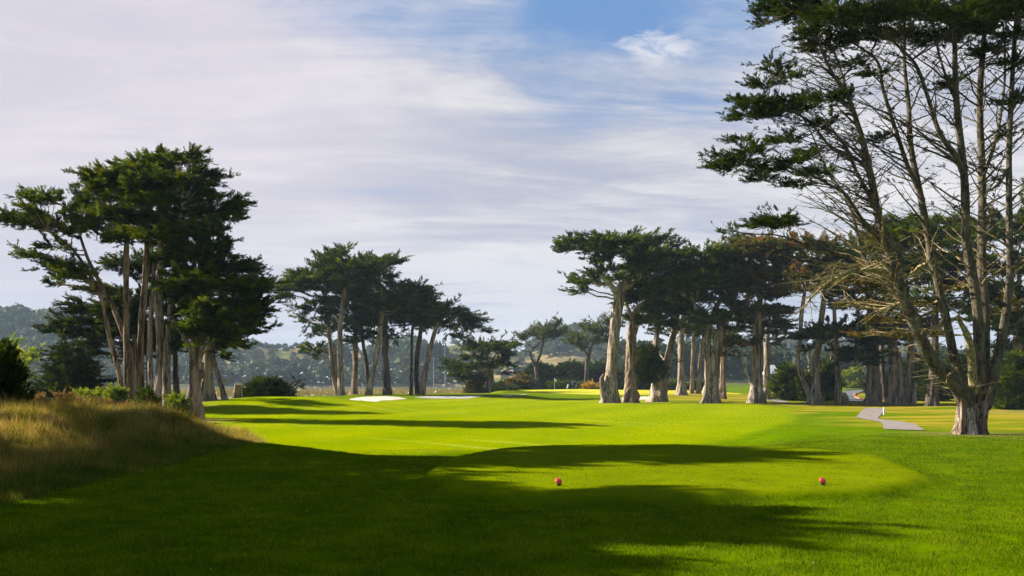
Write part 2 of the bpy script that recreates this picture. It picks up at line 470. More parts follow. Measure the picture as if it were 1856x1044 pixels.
def cypress(name, label, d, stems, pads, seed, group, leaf, bark, cat='tree', sub=0.62, per=17, sl=0.62, flute=.2, flare=.3, extra=.8, depth=.8,
            ns=22, step=.3, lean=(0, 0, 0), updir=.10, nsub=5, tpl=None, finger=1.4, caps=(), rad=.022, gap=0., pine=False, free=()):
    """a tree from what the photo shows: stems and foliage pads, made round in depth"""
    r = np.random.default_rng(seed)
    lines = []
    for i, s in enumerate(stems):
        opt = s[1] if isinstance(s, tuple) and len(s) > 1 else {}
        pts = s[0] if isinstance(s, tuple) else s
        lines.append((stem_line(pts, d + opt.get('d', 0), opt.get('g', True), opt.get('dy', (0, 0))), opt))
    base = lines[0][0][0, :3].copy(); base[2] += .12
    t = thing(name, label, cat, base, group)
    SL = []
    for i, (ln_, opt) in enumerate(lines):
        V, Q, L = trunk_mesh(ln_, step, opt.get('ns', ns), opt.get('fl', flute), opt.get('fa', flare), opt.get('fh', 1.0), seed * 31 + i, rag=opt.get('rag', 0))
        SL.append(L)
        # close the top
        n_ = opt.get('ns', ns); top = len(V) - n_
        c = V[top:].mean(0); V = np.vstack([V, c]); Q = np.vstack([Q, [(top + (k + 1) % n_, top + k, len(V) - 1, len(V) - 1) for k in range(n_)]])
        tri = Q[-n_:, :3]; Qq = Q[:-n_]
        me_name = opt.get('name', 'trunk')
        o = mesh_np(me_name, V, np.vstack([Qq[:, [0, 1, 2]], Qq[:, [0, 2, 3]], tri]), opt.get('mat', bark), t, smooth=True)
    if len(pads):
        W = deepen(pads, d, r, extra, depth)
        cen = np.average(W[:, :3], axis=0)
        ps, ds, ls, ts, subs = pads_to_sprays(W, r, sub, per, sl, updir, lean, finger, gap, cen)
        if pine: ds = norm(ds) + r.normal(size=ds.shape) * .9
        V, T, tt = sprays_mesh(ps, ds, ls, ts, tpl or TPL, r)
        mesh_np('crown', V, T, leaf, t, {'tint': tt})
        V, Q = limbs_for(W, [l for l in SL], r, rad, subs, nsub)
        mesh_np('limbs', V, Q, bark, t, smooth=True)
    return t

def bush(name, label, px, py, rx, ry, d, seed, leaf, group=None, cat='bush', sub=.45, per=12, sl=.4, updir=.5, tpl=None, base_py=None, shape='dome', lean=(0, 0, 0), bark=None, stem=True, parent=None, zbase=None):
    """a shrub: pads stacked on a short stem; px,py is its centre, rx,ry half sizes in photo pixels"""
    r = np.random.default_rng(seed)
    X = (px - CX) / F * d; zg = float(h(X, d)); top = CAMZ - (py - ry - HY) / F * d
    if zbase is not None: zg = CAMZ - (zbase - HY) / F * d
    H = max(.4, top - zg); a = rx * d / F
    t = parent or thing(name, label, cat, (X, d, zg), group)
    rows = []
    n = max(5, int(5 + H / sub * 1.0))
    for k in range(n):
        f = (k + .5) / n
        if shape == 'dome': w = math.sqrt(max(.03, 1 - (max(0, f - .25) / .75) ** 2))
        elif shape == 'cone': w = (1 - f) ** .75 * (0.6 + .4 * min(1, f * 5)) + .06
        else: w = math.sin(math.pi * min(1, .18 + f * .80)) ** .7
        for j in range(2 if shape != 'dome' else 3):
            th = r.uniform(0, 6.28); off = a * w * r.uniform(.1, .5)
            rows.append([X + off * math.cos(th), d + off * math.sin(th), zg + H * f * .93 + .1, a * w * r.uniform(.5, .8), a * w * r.uniform(.5, .8), H / n * 1.1])
    W = np.array(rows); W[:, 3:5] += sub * .55
    ps, ds, ls, ts, subs = pads_to_sprays(W, r, sub, per, sl, updir, lean, 1.0, 0, np.array([X, d, zg + H * .3]))
    V, T, tt = sprays_mesh(ps, ds, ls, ts, tpl or TPL, r)
    V[:, 2] = np.maximum(V[:, 2], zg - .02 + 0 * V[:, 2])
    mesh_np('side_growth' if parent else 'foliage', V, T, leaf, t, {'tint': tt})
    if stem:
        ln_ = np.array([[X, d, zg - .1, .05 + a * .05], [X + .05 * a, d, zg + H * .4, .04 + a * .03], [X, d, zg + H * .85, .02]])
        V, Q, L = trunk_mesh(ln_, .3, 8, .1, .3, .4, seed)
        mesh_np('stem', V, Q, bark or BARK, t, smooth=True)
    return t
# ------------------------------------------------------------------ shared materials
LEAF = foliage_mat('cypress_leaf', [(0.0, (.009, .018, .002)), (.40, (.024, .044, .003)), (.72, (.068, .106, .004)), (1.0, (.14, .15, .010))], .28)  # light end of the ramp carries the sunlit pad tops
LEAF_D = foliage_mat('dark_leaf', [(0.0, (.007, .014, .002)), (.5, (.018, .034, .003)), (1.0, (.075, .105, .006))], .25)
LEAF_Y = foliage_mat('bright_leaf', [(0.0, (.03, .06, .008)), (.5, (.12, .18, .014)), (1.0, (.32, .32, .03))], .45, .8)
LEAF_R = foliage_mat('rusty_leaf', [(0.0, (.02, .035, .010)), (.45, (.055, .07, .018)), (.75, (.15, .10, .035)), (1.0, (.24, .10, .04))], .35, 1.2)
LEAF_P = foliage_mat('pine_leaf', [(0.0, (.02, .035, .014)), (.5, (.055, .08, .03)), (1.0, (.14, .14, .05))], .3)
LEAF_B = foliage_mat('bramble_leaf', [(0.0, (.03, .045, .010)), (.35, (.09, .065, .025)), (.7, (.17, .10, .055)), (1.0, (.30, .20, .12))], .35, 2.0)
LEAF_O = foliage_mat('orange_leaf', [(0.0, (.18, .12, .02)), (1.0, (.5, .30, .03))], .35, 2.0)
BARK = bark_mat('grey_bark', (.33, .262, .205), (.036, .024, .017), (.16, .095, .058), 1.0, .10)
BARK_W = bark_mat('warm_bark', (.31, .225, .155), (.035, .022, .015), (.12, .07, .042), 1.0, .10)
BARK_D = bark_mat('dark_bark', (.11, .085, .065), (.022, .016, .012), None, 1.0, .10)
BARK_L = bark_mat('lichen_bark', (.125, .098, .072), (.020, .014, .010), (.075, .05, .032), 2.0, .22, (.13, .13, .07))  # self-shade and backlight of the upper stems put into the darker bark colour
DEADW = bark_mat('bleached_wood', (.42, .37, .30), (.13, .095, .07), None, 2.0, .15)
BARK_R = bark_mat('rugged_bark', (.27, .20, .15), (.014, .009, .006), (.10, .035, .018), 2.6, .30)
TWIG = bark_mat('twig_bark', (.075, .052, .034), (.028, .02, .014), None, 3.0, 1.0)  # twigs coloured darker to look backlit
TWIG_Y = bark_mat('lichen_twig', (.30, .24, .115), (.10, .07, .035), None, 3.0, 1.0)

def ground_mat():
    m, nt, ns, ln = mat_new('turf')
    g = nd(ns, 'ShaderNodeNewGeometry'); pos = g.outputs['Position']
    za = nd(ns, 'ShaderNodeVertexColor', layer_name='zone_a'); zb = nd(ns, 'ShaderNodeVertexColor', layer_name='zone_b')
    sa = nd(ns, 'ShaderNodeSeparateColor'); ln.new(za.outputs[0], sa.inputs[0])
    sb = nd(ns, 'ShaderNodeSeparateColor'); ln.new(zb.outputs[0], sb.inputs[0])
    rough, fair, green = sa.outputs; dry, tee, dirt = sb.outputs
    fine = noise(ns, ln, mapping(ns, ln, pos, (14, 14, 14)), 1, 4, .7)
    mid = noise(ns, ln, mapping(ns, ln, pos, (.9, .9, .9)), 1, 4, .6)
    big = noise(ns, ln, mapping(ns, ln, pos, (.12, .12, .12)), 1, 4, .6, .5)
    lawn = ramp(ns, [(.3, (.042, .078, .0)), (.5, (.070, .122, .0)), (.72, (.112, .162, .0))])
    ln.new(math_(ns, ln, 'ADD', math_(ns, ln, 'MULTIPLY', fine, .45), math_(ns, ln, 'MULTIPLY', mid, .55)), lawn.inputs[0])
    fw = ramp(ns, [(.32, (.125, .170, 0)), (.5, (.170, .208, 0)), (.68, (.225, .240, 0))])
    ln.new(math_(ns, ln, 'ADD', math_(ns, ln, 'MULTIPLY', big, .6), math_(ns, ln, 'MULTIPLY', mid, .4)), fw.inputs[0])
    # mowing bands, gently curved
    wv = nd(ns, 'ShaderNodeTexWave', bands_direction='X'); wv.inputs['Scale'].default_value = .05; wv.inputs['Distortion'].default_value = 3.0; wv.inputs['Detail'].default_value = 1; wv.inputs['Detail Scale'].default_value = .15
    ln.new(mapping(ns, ln, pos, (1, .55, 1), (0, 0, .5)), wv.inputs['Vector'])
    fwc = mixc(ns, ln, math_(ns, ln, 'MULTIPLY', wv.outputs['Fac'], .7), fw.outputs[0], (.108, .165, 0))
    wv2 = nd(ns, 'ShaderNodeTexWave', bands_direction='X'); wv2.inputs['Scale'].default_value = .13; wv2.inputs['Distortion'].default_value = 2.0; wv2.inputs['Detail'].default_value = 1; wv2.inputs['Detail Scale'].default_value = .1
    ln.new(mapping(ns, ln, pos, (1, .8, 1), (0, 0, -.75)), wv2.inputs['Vector'])
    mk = ramp(ns, [(.5, (0, 0, 0)), (.62, (1, 1, 1))]); ln.new(noise(ns, ln, mapping(ns, ln, pos, (.06, .05, .1)), 1, 3, .5), mk.inputs[0])
    th = ramp(ns, [(.80, (0, 0, 0)), (.97, (1, 1, 1))]); ln.new(wv2.outputs['Fac'], th.inputs[0])
    fwc = mixc(ns, ln, math_(ns, ln, 'MULTIPLY', math_(ns, ln, 'MULTIPLY', mk.outputs[0], th.outputs[0]), .55), fwc, (.26, .27, .03))
    fwc = mixc(ns, ln, math_(ns, ln, 'MULTIPLY', fine, .5), fwc, mixc(ns, ln, mid, (.14, .175, 0), (.22, .23, 0)))
    c = mixc(ns, ln, fair, lawn.outputs[0], fwc)
    c = mixc(ns, ln, green, c, (.36, .36, .03))
    c = mixc(ns, ln, math_(ns, ln, 'MULTIPLY', tee, .65), c, mixc(ns, ln, mid, (.115, .145, .001), (.18, .20, .001)))
    # dry patches
    dn = ramp(ns, [(.41, (0, 0, 0)), (.56, (1, 1, 1))]); ln.new(noise(ns, ln, mapping(ns, ln, pos, (.07, .22, .2)), 1, 5, .6, .6), dn.inputs[0])
    c = mixc(ns, ln, math_(ns, ln, 'MULTIPLY', math_(ns, ln, 'MULTIPLY', dry, dn.outputs[0]), .62), c, (.33, .215, .025))
    # long rough grass
    rg = ramp(ns, [(.3, (.04, .06, .006)), (.5, (.12, .10, .02)), (.7, (.22, .15, .05))])
    ln.new(math_(ns, ln, 'ADD', math_(ns, ln, 'MULTIPLY', fine, .3), math_(ns, ln, 'MULTIPLY', noise(ns, ln, mapping(ns, ln, pos, (.6, .6, .6)), 1, 4, .65), .7)), rg.inputs[0])
    c = mixc(ns, ln, rough, c, rg.outputs[0])
    c = mixc(ns, ln, dirt, c, mixc(ns, ln, fine, (.13, .085, .04), (.28, .18, .10)))
    # far scrub hills
    sp = nd(ns, 'ShaderNodeSeparateXYZ'); ln.new(pos, sp.inputs[0])
    far = nd(ns, 'ShaderNodeMapRange', i_1=255, i_2=330); ln.new(sp.outputs['Y'], far.inputs[0])
    scr = ramp(ns, [(.33, (.03, .045, .015)), (.45, (.075, .08, .025)), (.56, (.17, .125, .06)), (.72, (.24, .16, .085))])
    ln.new(noise(ns, ln, mapping(ns, ln, pos, (.022, .022, .022)), 1, 6, .65, .8), scr.inputs[0])
    c = mixc(ns, ln, far.outputs[0], c, scr.outputs[0])
    d = nd(ns, 'ShaderNodeBsdfPrincipled'); ln.new(c, d.inputs['Base Color']); d.inputs['Roughness'].default_value = .85; d.inputs['Specular IOR Level'].default_value = 0
    bn = math_(ns, ln, 'ADD', noise(ns, ln, mapping(ns, ln, pos, (30, 30, 30)), 1, 3, .7), math_(ns, ln, 'MULTIPLY', mid, 1.2))
    ln.new(bump(ns, ln, bn, .55, .05), d.inputs['Normal'])
    out_surf(ns, ln, d.outputs[0]); return m

def blade_mat(name, dry):
    m, nt, ns, ln = mat_new(name)
    g = nd(ns, 'ShaderNodeNewGeometry'); pos = g.outputs['Position']
    at = nd(ns, 'ShaderNodeAttribute', attribute_name='tint')
    if dry:
        f = math_(ns, ln, 'ADD', math_(ns, ln, 'MULTIPLY', at.outputs['Fac'], .5), math_(ns, ln, 'MULTIPLY', noise(ns, ln, mapping(ns, ln, pos, (.6, .6, .6)), 1, 4, .65), .5))
        r = ramp(ns, [(.25, (.045, .085, .004)), (.42, (.13, .14, .012)), (.58, (.29, .20, .045)), (.82, (.52, .36, .16))])
    else:
        f = math_(ns, ln, 'ADD', math_(ns, ln, 'MULTIPLY', at.outputs['Fac'], .55), math_(ns, ln, 'MULTIPLY', noise(ns, ln, mapping(ns, ln, pos, (.9, .9, .9)), 1, 3, .6), .45))
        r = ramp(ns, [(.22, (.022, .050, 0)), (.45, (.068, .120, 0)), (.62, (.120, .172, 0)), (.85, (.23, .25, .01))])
    ln.new(f, r.inputs[0])
    d = nd(ns, 'ShaderNodeBsdfPrincipled'); ln.new(r.outputs[0], d.inputs['Base Color']); d.inputs['Roughness'].default_value = .6; d.inputs['Specular IOR Level'].default_value = .03
    t = nd(ns, 'ShaderNodeBsdfTranslucent'); ln.new(mixc(ns, ln, 1.0, r.outputs[0], (1.25, 1.15, .7), 'MULTIPLY'), t.inputs['Color'])
    mx = nd(ns, 'ShaderNodeMixShader'); mx.inputs[0].default_value = .4
    ln.new(d.outputs[0], mx.inputs[1]); ln.new(t.outputs[0], mx.inputs[2]); out_surf(ns, ln, mx.outputs[0]); return m
M_TURF = ground_mat(); M_BLADE = blade_mat('green_blade', False); M_DRYB = blade_mat('dry_blade', True)
M_SAND = plain('bunker_sand', (.42, .38, .31), .9, .2, 1.2, .5, spec=.05)
M_SAND_SHADED = plain('shaded_sand', (.27, .26, .24), .9, .25, 1.2, .5, spec=.05)  # same bunker sand, its shade put into a darker grey
M_PATH = plain('path_concrete', (.19, .162, .145), .9, .25, 1.5, .3, spec=.1)
M_ROAD = plain('asphalt', (.085, .09, .10), .8, .15, 2, .2, spec=.2)
M_KERB = plain('kerb_red', (.32, .13, .08), .8, .2, 2)
M_WHITE = plain('white_paint', (.78, .78, .76), .5, .05)
M_FEATH = plain('gull_white', (.80, .80, .78), .7, .08)
M_FEATH_SIL = plain('gull_silhouette', (.22, .22, .24), .7, .15)  # backlit silhouette against the sky put into a dark feather colour
M_RED = plain('marker_red', (.62, .035, .035), .3, .1, 20, spec=.5)
M_BLACK = plain('black_base', (.02, .02, .02), .4, .1)
HAZE = 0.00015
# ------------------------------------------------------------------ ground sheet
X_, Y_ = _gx, _gy
nX, nY = len(GX), len(GY)
V = np.stack([X_.ravel(), Y_.ravel(), GZ.ravel()], 1)
jj, ii = np.meshgrid(np.arange(nY - 1), np.arange(nX - 1), indexing='ij')
q = (jj * nX + ii).ravel()
Q = np.stack([q, q + 1, q + nX + 1, q + nX], 1)
x, y = V[:, 0], V[:, 1]
e = wob(x, y, 1.6, 7) * .5 + wob(y, x, 9, 8) * .5
z_rough = sm((-7.3 - .25 * np.maximum(0, y - 27) - x + e) / .8) * sm((y - 3) / 3) * (1 - sm((y - 38 - (x + 12) * .45 + e * 2) / 3)) + sm((-28 - x + e * 3) / 5) * sm((y - 36) / 6) * (1 - sm((y - 62) / 6))
z_green_low = 0
z_rough = np.maximum(z_rough, sm((-24 - x + e * 3) / 3) * sm((y - 33) / 4) * (1 - sm((y - 80) / 8)))
FAIR = np.array([(-9, 30), (-14, 44), (-22, 62), (-30, 82), (-26, 108), (-20, 118), (2, 124), (16, 120), (24, 104), (22, 80), (16, 58), (11, 45), (7, 37), (0, 33.5)])
sd = poly_sd(x, y, FAIR)
z_fair = 1 - sm((sd + .6) / 1.6)
z_green = 1 - sm((np.hypot((x - 17) / 15, (y - 178) / 30) - .97) / .05)
z_green = np.maximum(z_green, 1 - sm((np.hypot((x - 28) / 11, (y - 172) / 12) - .97) / .05))
z_dry = sm((x - 14) / 8) * band(y, 26, 40, 160, 200) * (1 - z_fair) + .5 * sm((x - 22) / 6) * band(y, 26, 36, 100, 130) + .25 * band(y, 100, 130, 190, 220)
z_tee = 1 - sm((poly_sd(x, y, TEE) + .05) / .1)
# bare soil round the left clump and the lake edge
z_dirt = .7 * np.exp(-((x + 18.5) / 1.8) ** 2 - ((y - 58) / 2.5) ** 2) + band(x, -60, -40, -8, -4) * band(y, 150, 156, 170, 180) * .6
z_dirt = z_dirt + .8 * np.exp(-((x - 41) / 5) ** 2 - ((y - 75) / 4) ** 2)
one = np.ones_like(x)
cl = lambda a: np.clip(a, 0, 1)
ground = mesh_np('ground', V, Q, M_TURF, None, {'zone_a': np.stack([cl(z_rough), cl(z_fair), cl(z_green), one], 1), 'zone_b': np.stack([cl(z_dry), cl(z_tee), cl(z_dirt), one], 1)}, smooth=True)
struct(ground)

def drape(name, outline, mat, lift=.03, px=True, dense=10, dish=0.0):
    """flat sheet laid on the ground inside an outline (photo points or ground points)"""
    pts = [hit(*p)[:2] if px else np.array(p, float) for p in outline]
    pts = np.array(pts); L = []
    for i in range(len(pts)):
        a, b = pts[i], pts[(i + 1) % len(pts)]
        for t in np.linspace(0, 1, dense, endpoint=False): L.append(a + (b - a) * t)
    L = np.array(L)
    import mathutils.geometry as mg
    from mathutils import Vector as Vc
    lo, hi = L.min(0), L.max(0); step = max((hi - lo).max() / 60, .12)
    gx, gy = np.meshgrid(np.arange(lo[0], hi[0], step), np.arange(lo[1], hi[1], step))
    g = np.stack([gx.ravel(), gy.ravel()], 1); ins = poly_sd(g[:, 0], g[:, 1], L) < -step * .4; g = g[ins]
    allp = np.concatenate([L, g]); n = len(L)
    r = mg.delaunay_2d_cdt([Vc(p) for p in allp], [(i, (i + 1) % n) for i in range(n)], [list(range(n))], 1, 1e-5)
    vs = np.array([(v.x, v.y) for v in r[0]]); z = h(vs[:, 0], vs[:, 1]) + lift
    if dish: z = z - dish * sm(-poly_sd(vs[:, 0], vs[:, 1], L) / 1.2)
    me = bpy.data.meshes.new(name); me.from_pydata([(float(a), float(b), float(c)) for (a, b), c in zip(vs, z)], [], [tuple(f) for f in r[2]])
    me.materials.append(mat)
    for p in me.polygons: p.use_smooth = True
    o = bpy.data.objects.new(name, me); COL.objects.link(o); return struct(o)

drape('sand_bunker', [(633, 723.6), (648, 721), (672, 719.2), (700, 718.8), (722, 720.2), (738, 723.6), (715, 725.2), (690, 726.6), (655, 726.2)], M_SAND)
drape('sand_bunker', [(750, 721), (775, 718.8), (820, 718.6), (868, 717.4), (880, 718.2), (862, 720.6), (850, 723.2), (810, 723.4), (775, 722.6)], M_SAND_SHADED)
drape('sand_bunker', [(908, 718.2), (930, 716.2), (956, 713.8), (940, 717), (925, 718.8)], M_SAND)
drape('sand_bunker', [(1119, 722.5), (1140, 719.5), (1170, 719.2), (1190, 720.5), (1216, 722.8), (1195, 724.2), (1165, 725), (1130, 725.5)], M_SAND)
def pxpath(s, ox, oy, pts): return [(ox + a / s, oy + b / s) for a, b in pts]
drape('cart_path', pxpath(9.28, 1500, 720, [(620, 195), (545, 270), (470, 345), (580, 368), (700, 390), (800, 408), (900, 425), (935, 470), (932, 500), (930, 530), (980, 545), (1300, 558), (1640, 565), (1600, 540), (1560, 520), (1510, 480), (1470, 450), (1300, 425), (1150, 405), (1000, 388), (870, 375), (852, 358), (860, 340), (905, 290), (940, 240), (938, 200), (850, 182), (760, 178)]), M_PATH, .03)
drape('footpath', [(1388, 725.2), (1402, 724.2), (1418, 726), (1432, 729.5), (1424, 730.6), (1408, 729.2), (1396, 727)], M_PATH, .03)
drape('road', [(1506, 724), (1516, 716), (1532, 708.5), (1560, 707), (1600, 705.2), (1660, 704.6), (1660, 707), (1600, 708.6), (1560, 711.5), (1547, 715), (1549, 720), (1572, 728), (1535, 728.5)], M_ROAD, .05)
mb = MB()
for line in ([(1530, 708.2), (1545, 706.6), (1570, 705.4), (1600, 704.6), (1660, 703.9)], [(1573, 728), (1560, 724.3), (1550, 720), (1548.5, 716.5), (1553, 713.6), (1575, 710.8)]):
    pts = np.array([hit(*p) for p in line]); ln_ = smooth_line(np.hstack([pts, np.zeros((len(pts), 1))]), .8)[:, :3]
    for a, b in zip(ln_[:-1], ln_[1:]):
        c = (a + b) / 2; dv = b - a
        c[2] = float(h(c[0], c[1])) + .06
        mb.box(c, (np.hypot(dv[0], dv[1]) * 1.02, .3, .26), math.atan2(dv[1], dv[0]))
struct(mb.build('kerb', M_KERB))

# ------------------------------------------------------------------ lake
m, nt, ns, ln = mat_new('lake_water')
g = nd(ns, 'ShaderNodeNewGeometry')
d = nd(ns, 'ShaderNodeBsdfPrincipled'); d.inputs['Base Color'].default_value = (.10, .12, .12, 1); d.inputs['Roughness'].default_value = .12
n_ = noise(ns, ln, mapping(ns, ln, g.outputs['Position'], (.8, 2.2, 1)), 1, 3, .6)
ln.new(bump(ns, ln, n_, .35, .05), d.inputs['Normal']); out_surf(ns, ln, d.outputs[0])
me = bpy.data.meshes.new('lake'); me.from_pydata([(-520, 96, -1.72), (16, 96, -1.72), (16, 640, -1.72), (-520, 640, -1.72)], [], [(0, 1, 2, 3)]); me.materials.append(m)
struct(link(bpy.data.objects.new('lake', me)))

# ------------------------------------------------------------------ grass blades (nobody could count them)
def blades(name, x, y, hgt, wid, lean, mat, label, dt=0.0, sd=.32):
    n = len(x); z = h(x, y)
    a = rng.uniform(0, np.pi, n); tl = rng.uniform(0, 2 * np.pi, n)
    b = np.stack([x, y, z - .004], 1); wv = np.stack([np.cos(a), np.sin(a), 0 * a], 1) * (wid / 2)[:, None]
    tip = b + np.stack([np.cos(tl) * lean * hgt, np.sin(tl) * lean * hgt, hgt], 1)
    V = np.stack([b - wv, b + wv, tip], 1).reshape(-1, 3)
    T = np.arange(3 * n).reshape(-1, 3)
    o = mesh_np(name, V, T, mat, None, {'tint': np.repeat(np.clip(rng.normal(.5, sd, n) + dt, 0, 1), 3)})
    tag(o, label, 'grass', None, 'stuff'); return o
def scatter(n, y0, y1, p=1.0, margin=1.06, x0=-1e9, x1=1e9):
    """points over the ground seen by the lens, denser near it"""
    u = rng.uniform(0, 1, n)
    y = (y0 ** (2 - p) + u * (y1 ** (2 - p) - y0 ** (2 - p))) ** (1 / (2 - p))
    x = rng.uniform(-1, 1, n) * CX / F * y * margin
    k = (x > x0) & (x < x1); return x[k], y[k]
gx_, gy_ = scatter(860000, 6.5, 34, 1.35, 1.3)
edge = -7.5 + wob(gy_, gy_ * .3, 3, 9) * .6
k = gx_ > edge - .25 * np.maximum(0, gy_ - 27); gx_, gy_ = gx_[k], gy_[k]
onT = poly_sd(gx_, gy_, TEE) < 0
nearT = np.abs(poly_sd(gx_, gy_, TEE)) < .1
hg = rng.uniform(.018, .045, len(gx_)) * (1 + .45 * wob(gx_, gy_, 1.3, 11) + .3 * wob(gx_, gy_, .45, 21)) * np.where(onT, .38, 1) * (1 - .5 * sm((gy_ - 26) / 8))
wd = rng.uniform(.004, .0075, len(gx_)) * (.7 + gy_ / 22)
blades('lawn_grass', gx_, gy_, np.maximum(hg, .008), wd, rng.uniform(.1, .7, len(gx_)), M_BLADE, 'short mown green grass of the shaded lawn round the tee', .16 * wob(gx_, gy_, .7, 22) + .14 * wob(gx_, gy_ * .4, 2.1, 23))
# long rough grass in tussocks
nt_ = 16000
ty = rng.uniform(9, 46, nt_) ** 1.0; tx = -7.1 - rng.uniform(0, 1, nt_) ** 1.15 * (CX / F * ty * 1.12 - 7.0)
k = (tx > -CX / F * ty * 1.12) & (tx < -7.0) & (ty < 45) & (poly_sd(tx, ty, np.array([(-7.1, 9), (-7.2, 24), (-7.7, 29), (-9.2, 36), (-11, 41), (-12.5, 46), (-60, 46), (-60, 9)])) < .3)
tx, ty = tx[k], ty[k]; kb = 22
th_ = .20 * (1 + .5 * wob(tx, ty, 2.2, 12) + .45 * wob(tx, ty, .8, 20)) * rng.uniform(.5, 1.5, len(tx)) * (.45 + .55 * sm((-7.2 - tx) / 1.5))
bx = (tx[:, None] + rng.normal(0, .10, (len(tx), kb))).ravel(); by = (ty[:, None] + rng.normal(0, .10, (len(tx), kb))).ravel()
bh = (np.maximum(th_, .06)[:, None] * rng.uniform(.5, 1.4, (len(tx), kb))).ravel()
blades('rough_grass', bx, by, bh, rng.uniform(.006, .013, len(bx)), rng.uniform(.2, .9, len(bx)), M_DRYB, 'long tan and green rough grass on the left mound', np.repeat(rng.normal(0, .28, len(tx)), kb) + .16 * wob(bx, by, 2.6, 18) - .45 * (1 - sm((-7.0 - .2 * np.maximum(0, by - 27) - bx) / 2.6)) * (by < 27), .14)
# pale flecks of feathers and daisies on the turf
fx, fy = scatter(170, 8.5, 34, 1.0, 1.0, x0=-6.5)
mb = MB()
for a, b in zip(fx, fy):
    s = rng.uniform(.005, .012); zz = float(h(a, b)) + .018
    mb.box((a, b, zz), (s * 1.6, s, s * .7), rng.uniform(0, 3), .6)
tag(mb.build('turf_debris', plain('pale_fleck', (.34, .31, .2), .8, .3, 30)), 'small pale flecks of leaf and feather scattered over the lawn', 'debris', None, 'stuff')
# reeds standing in the lake
n = 42000
ry_ = rng.uniform(196, 262, n); rx_ = rng.uniform(-120, -9, n)
k = (wob(rx_, ry_, 24, 13) + .25 * wob(rx_, ry_, 7, 14) > -.55) & (ry_ > 205 + 12 * wob(rx_, ry_ * 0, 40, 15))
rx_, ry_ = rx_[k], ry_[k]; n = len(rx_)
hh = rng.uniform(1.1, 2.1, n) * (1 + .2 * wob(rx_, ry_, 12, 16))
a = rng.uniform(0, np.pi, n); b = np.stack([rx_, ry_, np.full(n, -1.9)], 1)
wv = np.stack([np.cos(a), np.sin(a), 0 * a], 1) * rng.uniform(.04, .10, n)[:, None]
tip = b + np.stack([rng.normal(0, .2, n), rng.normal(0, .2, n), hh], 1)
Vr = np.stack([b - wv, b + wv, tip], 1).reshape(-1, 3)
M_REED = foliage_mat('reed', [(0, (.10, .11, .05)), (.5, (.20, .165, .095)), (1, (.32, .255, .16))], .3, .08)
tag(mesh_np('reeds', Vr, np.arange(3 * n).reshape(-1, 3), M_REED, None, {'tint': np.repeat(rng.uniform(0, 1, n), 3)}), 'tan reed bed standing in the lake behind the fairway trees', 'reeds', None, 'stuff')

# ------------------------------------------------------------------ far woods on the other shore
def crowns(pts, rad, hts, seed, per=260):
    r = np.random.default_rng(seed); Vs, Ts, tt = [], [], []
    n = len(pts)
    d = norm(r.normal(size=(n, per, 3))); d[..., 2] = np.abs(d[..., 2]) * 1.0 - .35
    ph = r.uniform(0, 6.28, (n, 1, 3))
    lump = 1 + .22 * np.sin(4 * d[..., 0:1] + ph[..., 0:1]) * np.sin(5 * d[..., 1:2] + ph[..., 1:2]) + .14 * np.sin(9 * d[..., 2:3] + 7 * d[..., 0:1] + ph[..., 2:3])
    R = np.stack([rad, rad, hts * .55], 1)[:, None]
    c = pts[:, None] + np.stack([0 * rad, 0 * rad, hts * .5], 1)[:, None]
    p = c + d * R * lump * r.uniform(.8, 1.05, (n, per, 1))
    s = (rad[:, None] * .17 * r.uniform(.6, 1.4, (n, per)))[..., None]
    nrm = norm(d + r.normal(size=d.shape) * .6); u = norm(np.cross(nrm, r.normal(size=d.shape))); v = np.cross(nrm, u)
    V = np.stack([p - u * s - v * s * .6, p + u * s - v * s * .5, p + v * s], 2).reshape(-1, 3)
    tint = np.repeat(np.clip(r.normal(.45, .22, (n, 1)) + r.normal(0, .10, (n, per)), 0, 1).ravel(), 3)
    return V, tint
def wood(name, label, zones, mat, seed):
    r = np.random.default_rng(seed); P_, R_, H_ = [], [], []
    for (px0, px1, y0, y1, n, hlo, hhi) in zones:
        yy = r.uniform(y0, y1, n); px = r.uniform(px0, px1, n); xx = (px - CX) / F * yy
        hh = r.uniform(hlo, hhi, n)
        P_.append(np.stack([xx, yy, h(xx, yy) - .5], 1)); H_.append(hh); R_.append(hh * r.uniform(.42, .62, n))
    V, t = crowns(np.concatenate(P_), np.concatenate(R_), np.concatenate(H_), seed)
    o = mesh_np(name, V, np.arange(len(V)).reshape(-1, 3), mat, None, {'tint': t}); tag(o, label, 'woodland', None, 'stuff'); return o
M_FAR = foliage_mat('far_leaf', [(0, (.012, .022, .014)), (.5, (.030, .044, .020)), (.85, (.075, .088, .025)), (1, (.18, .16, .04))], .2, .02)
wood('shore_woodland', 'hazy belt of trees along the far lake shore', [(-60, 830, 612, 668, 230, 8, 15), (150, 800, 668, 740, 90, 6, 12), (830, 1000, 640, 700, 16, 5, 9), (695, 790, 690, 725, 13, 25, 31), (568, 610, 690, 710, 4, 25, 30), (430, 970, 730, 895, 260, 3, 7)], M_FAR, 3)
wood('hillside_woodland', 'hazy wooded hill rising behind the left trees', [(-260, 190, 640, 900, 330, 11, 20), (190, 430, 760, 880, 60, 8, 14)], M_FAR, 4)
wood('right_hill_woodland', 'wooded hills seen between the trunks on the right', [(965, 1130, 760, 900, 90, 8, 14), (1130, 1900, 330, 520, 190, 9, 16), (1120, 1700, 560, 860, 160, 12, 20)], M_FAR, 5)
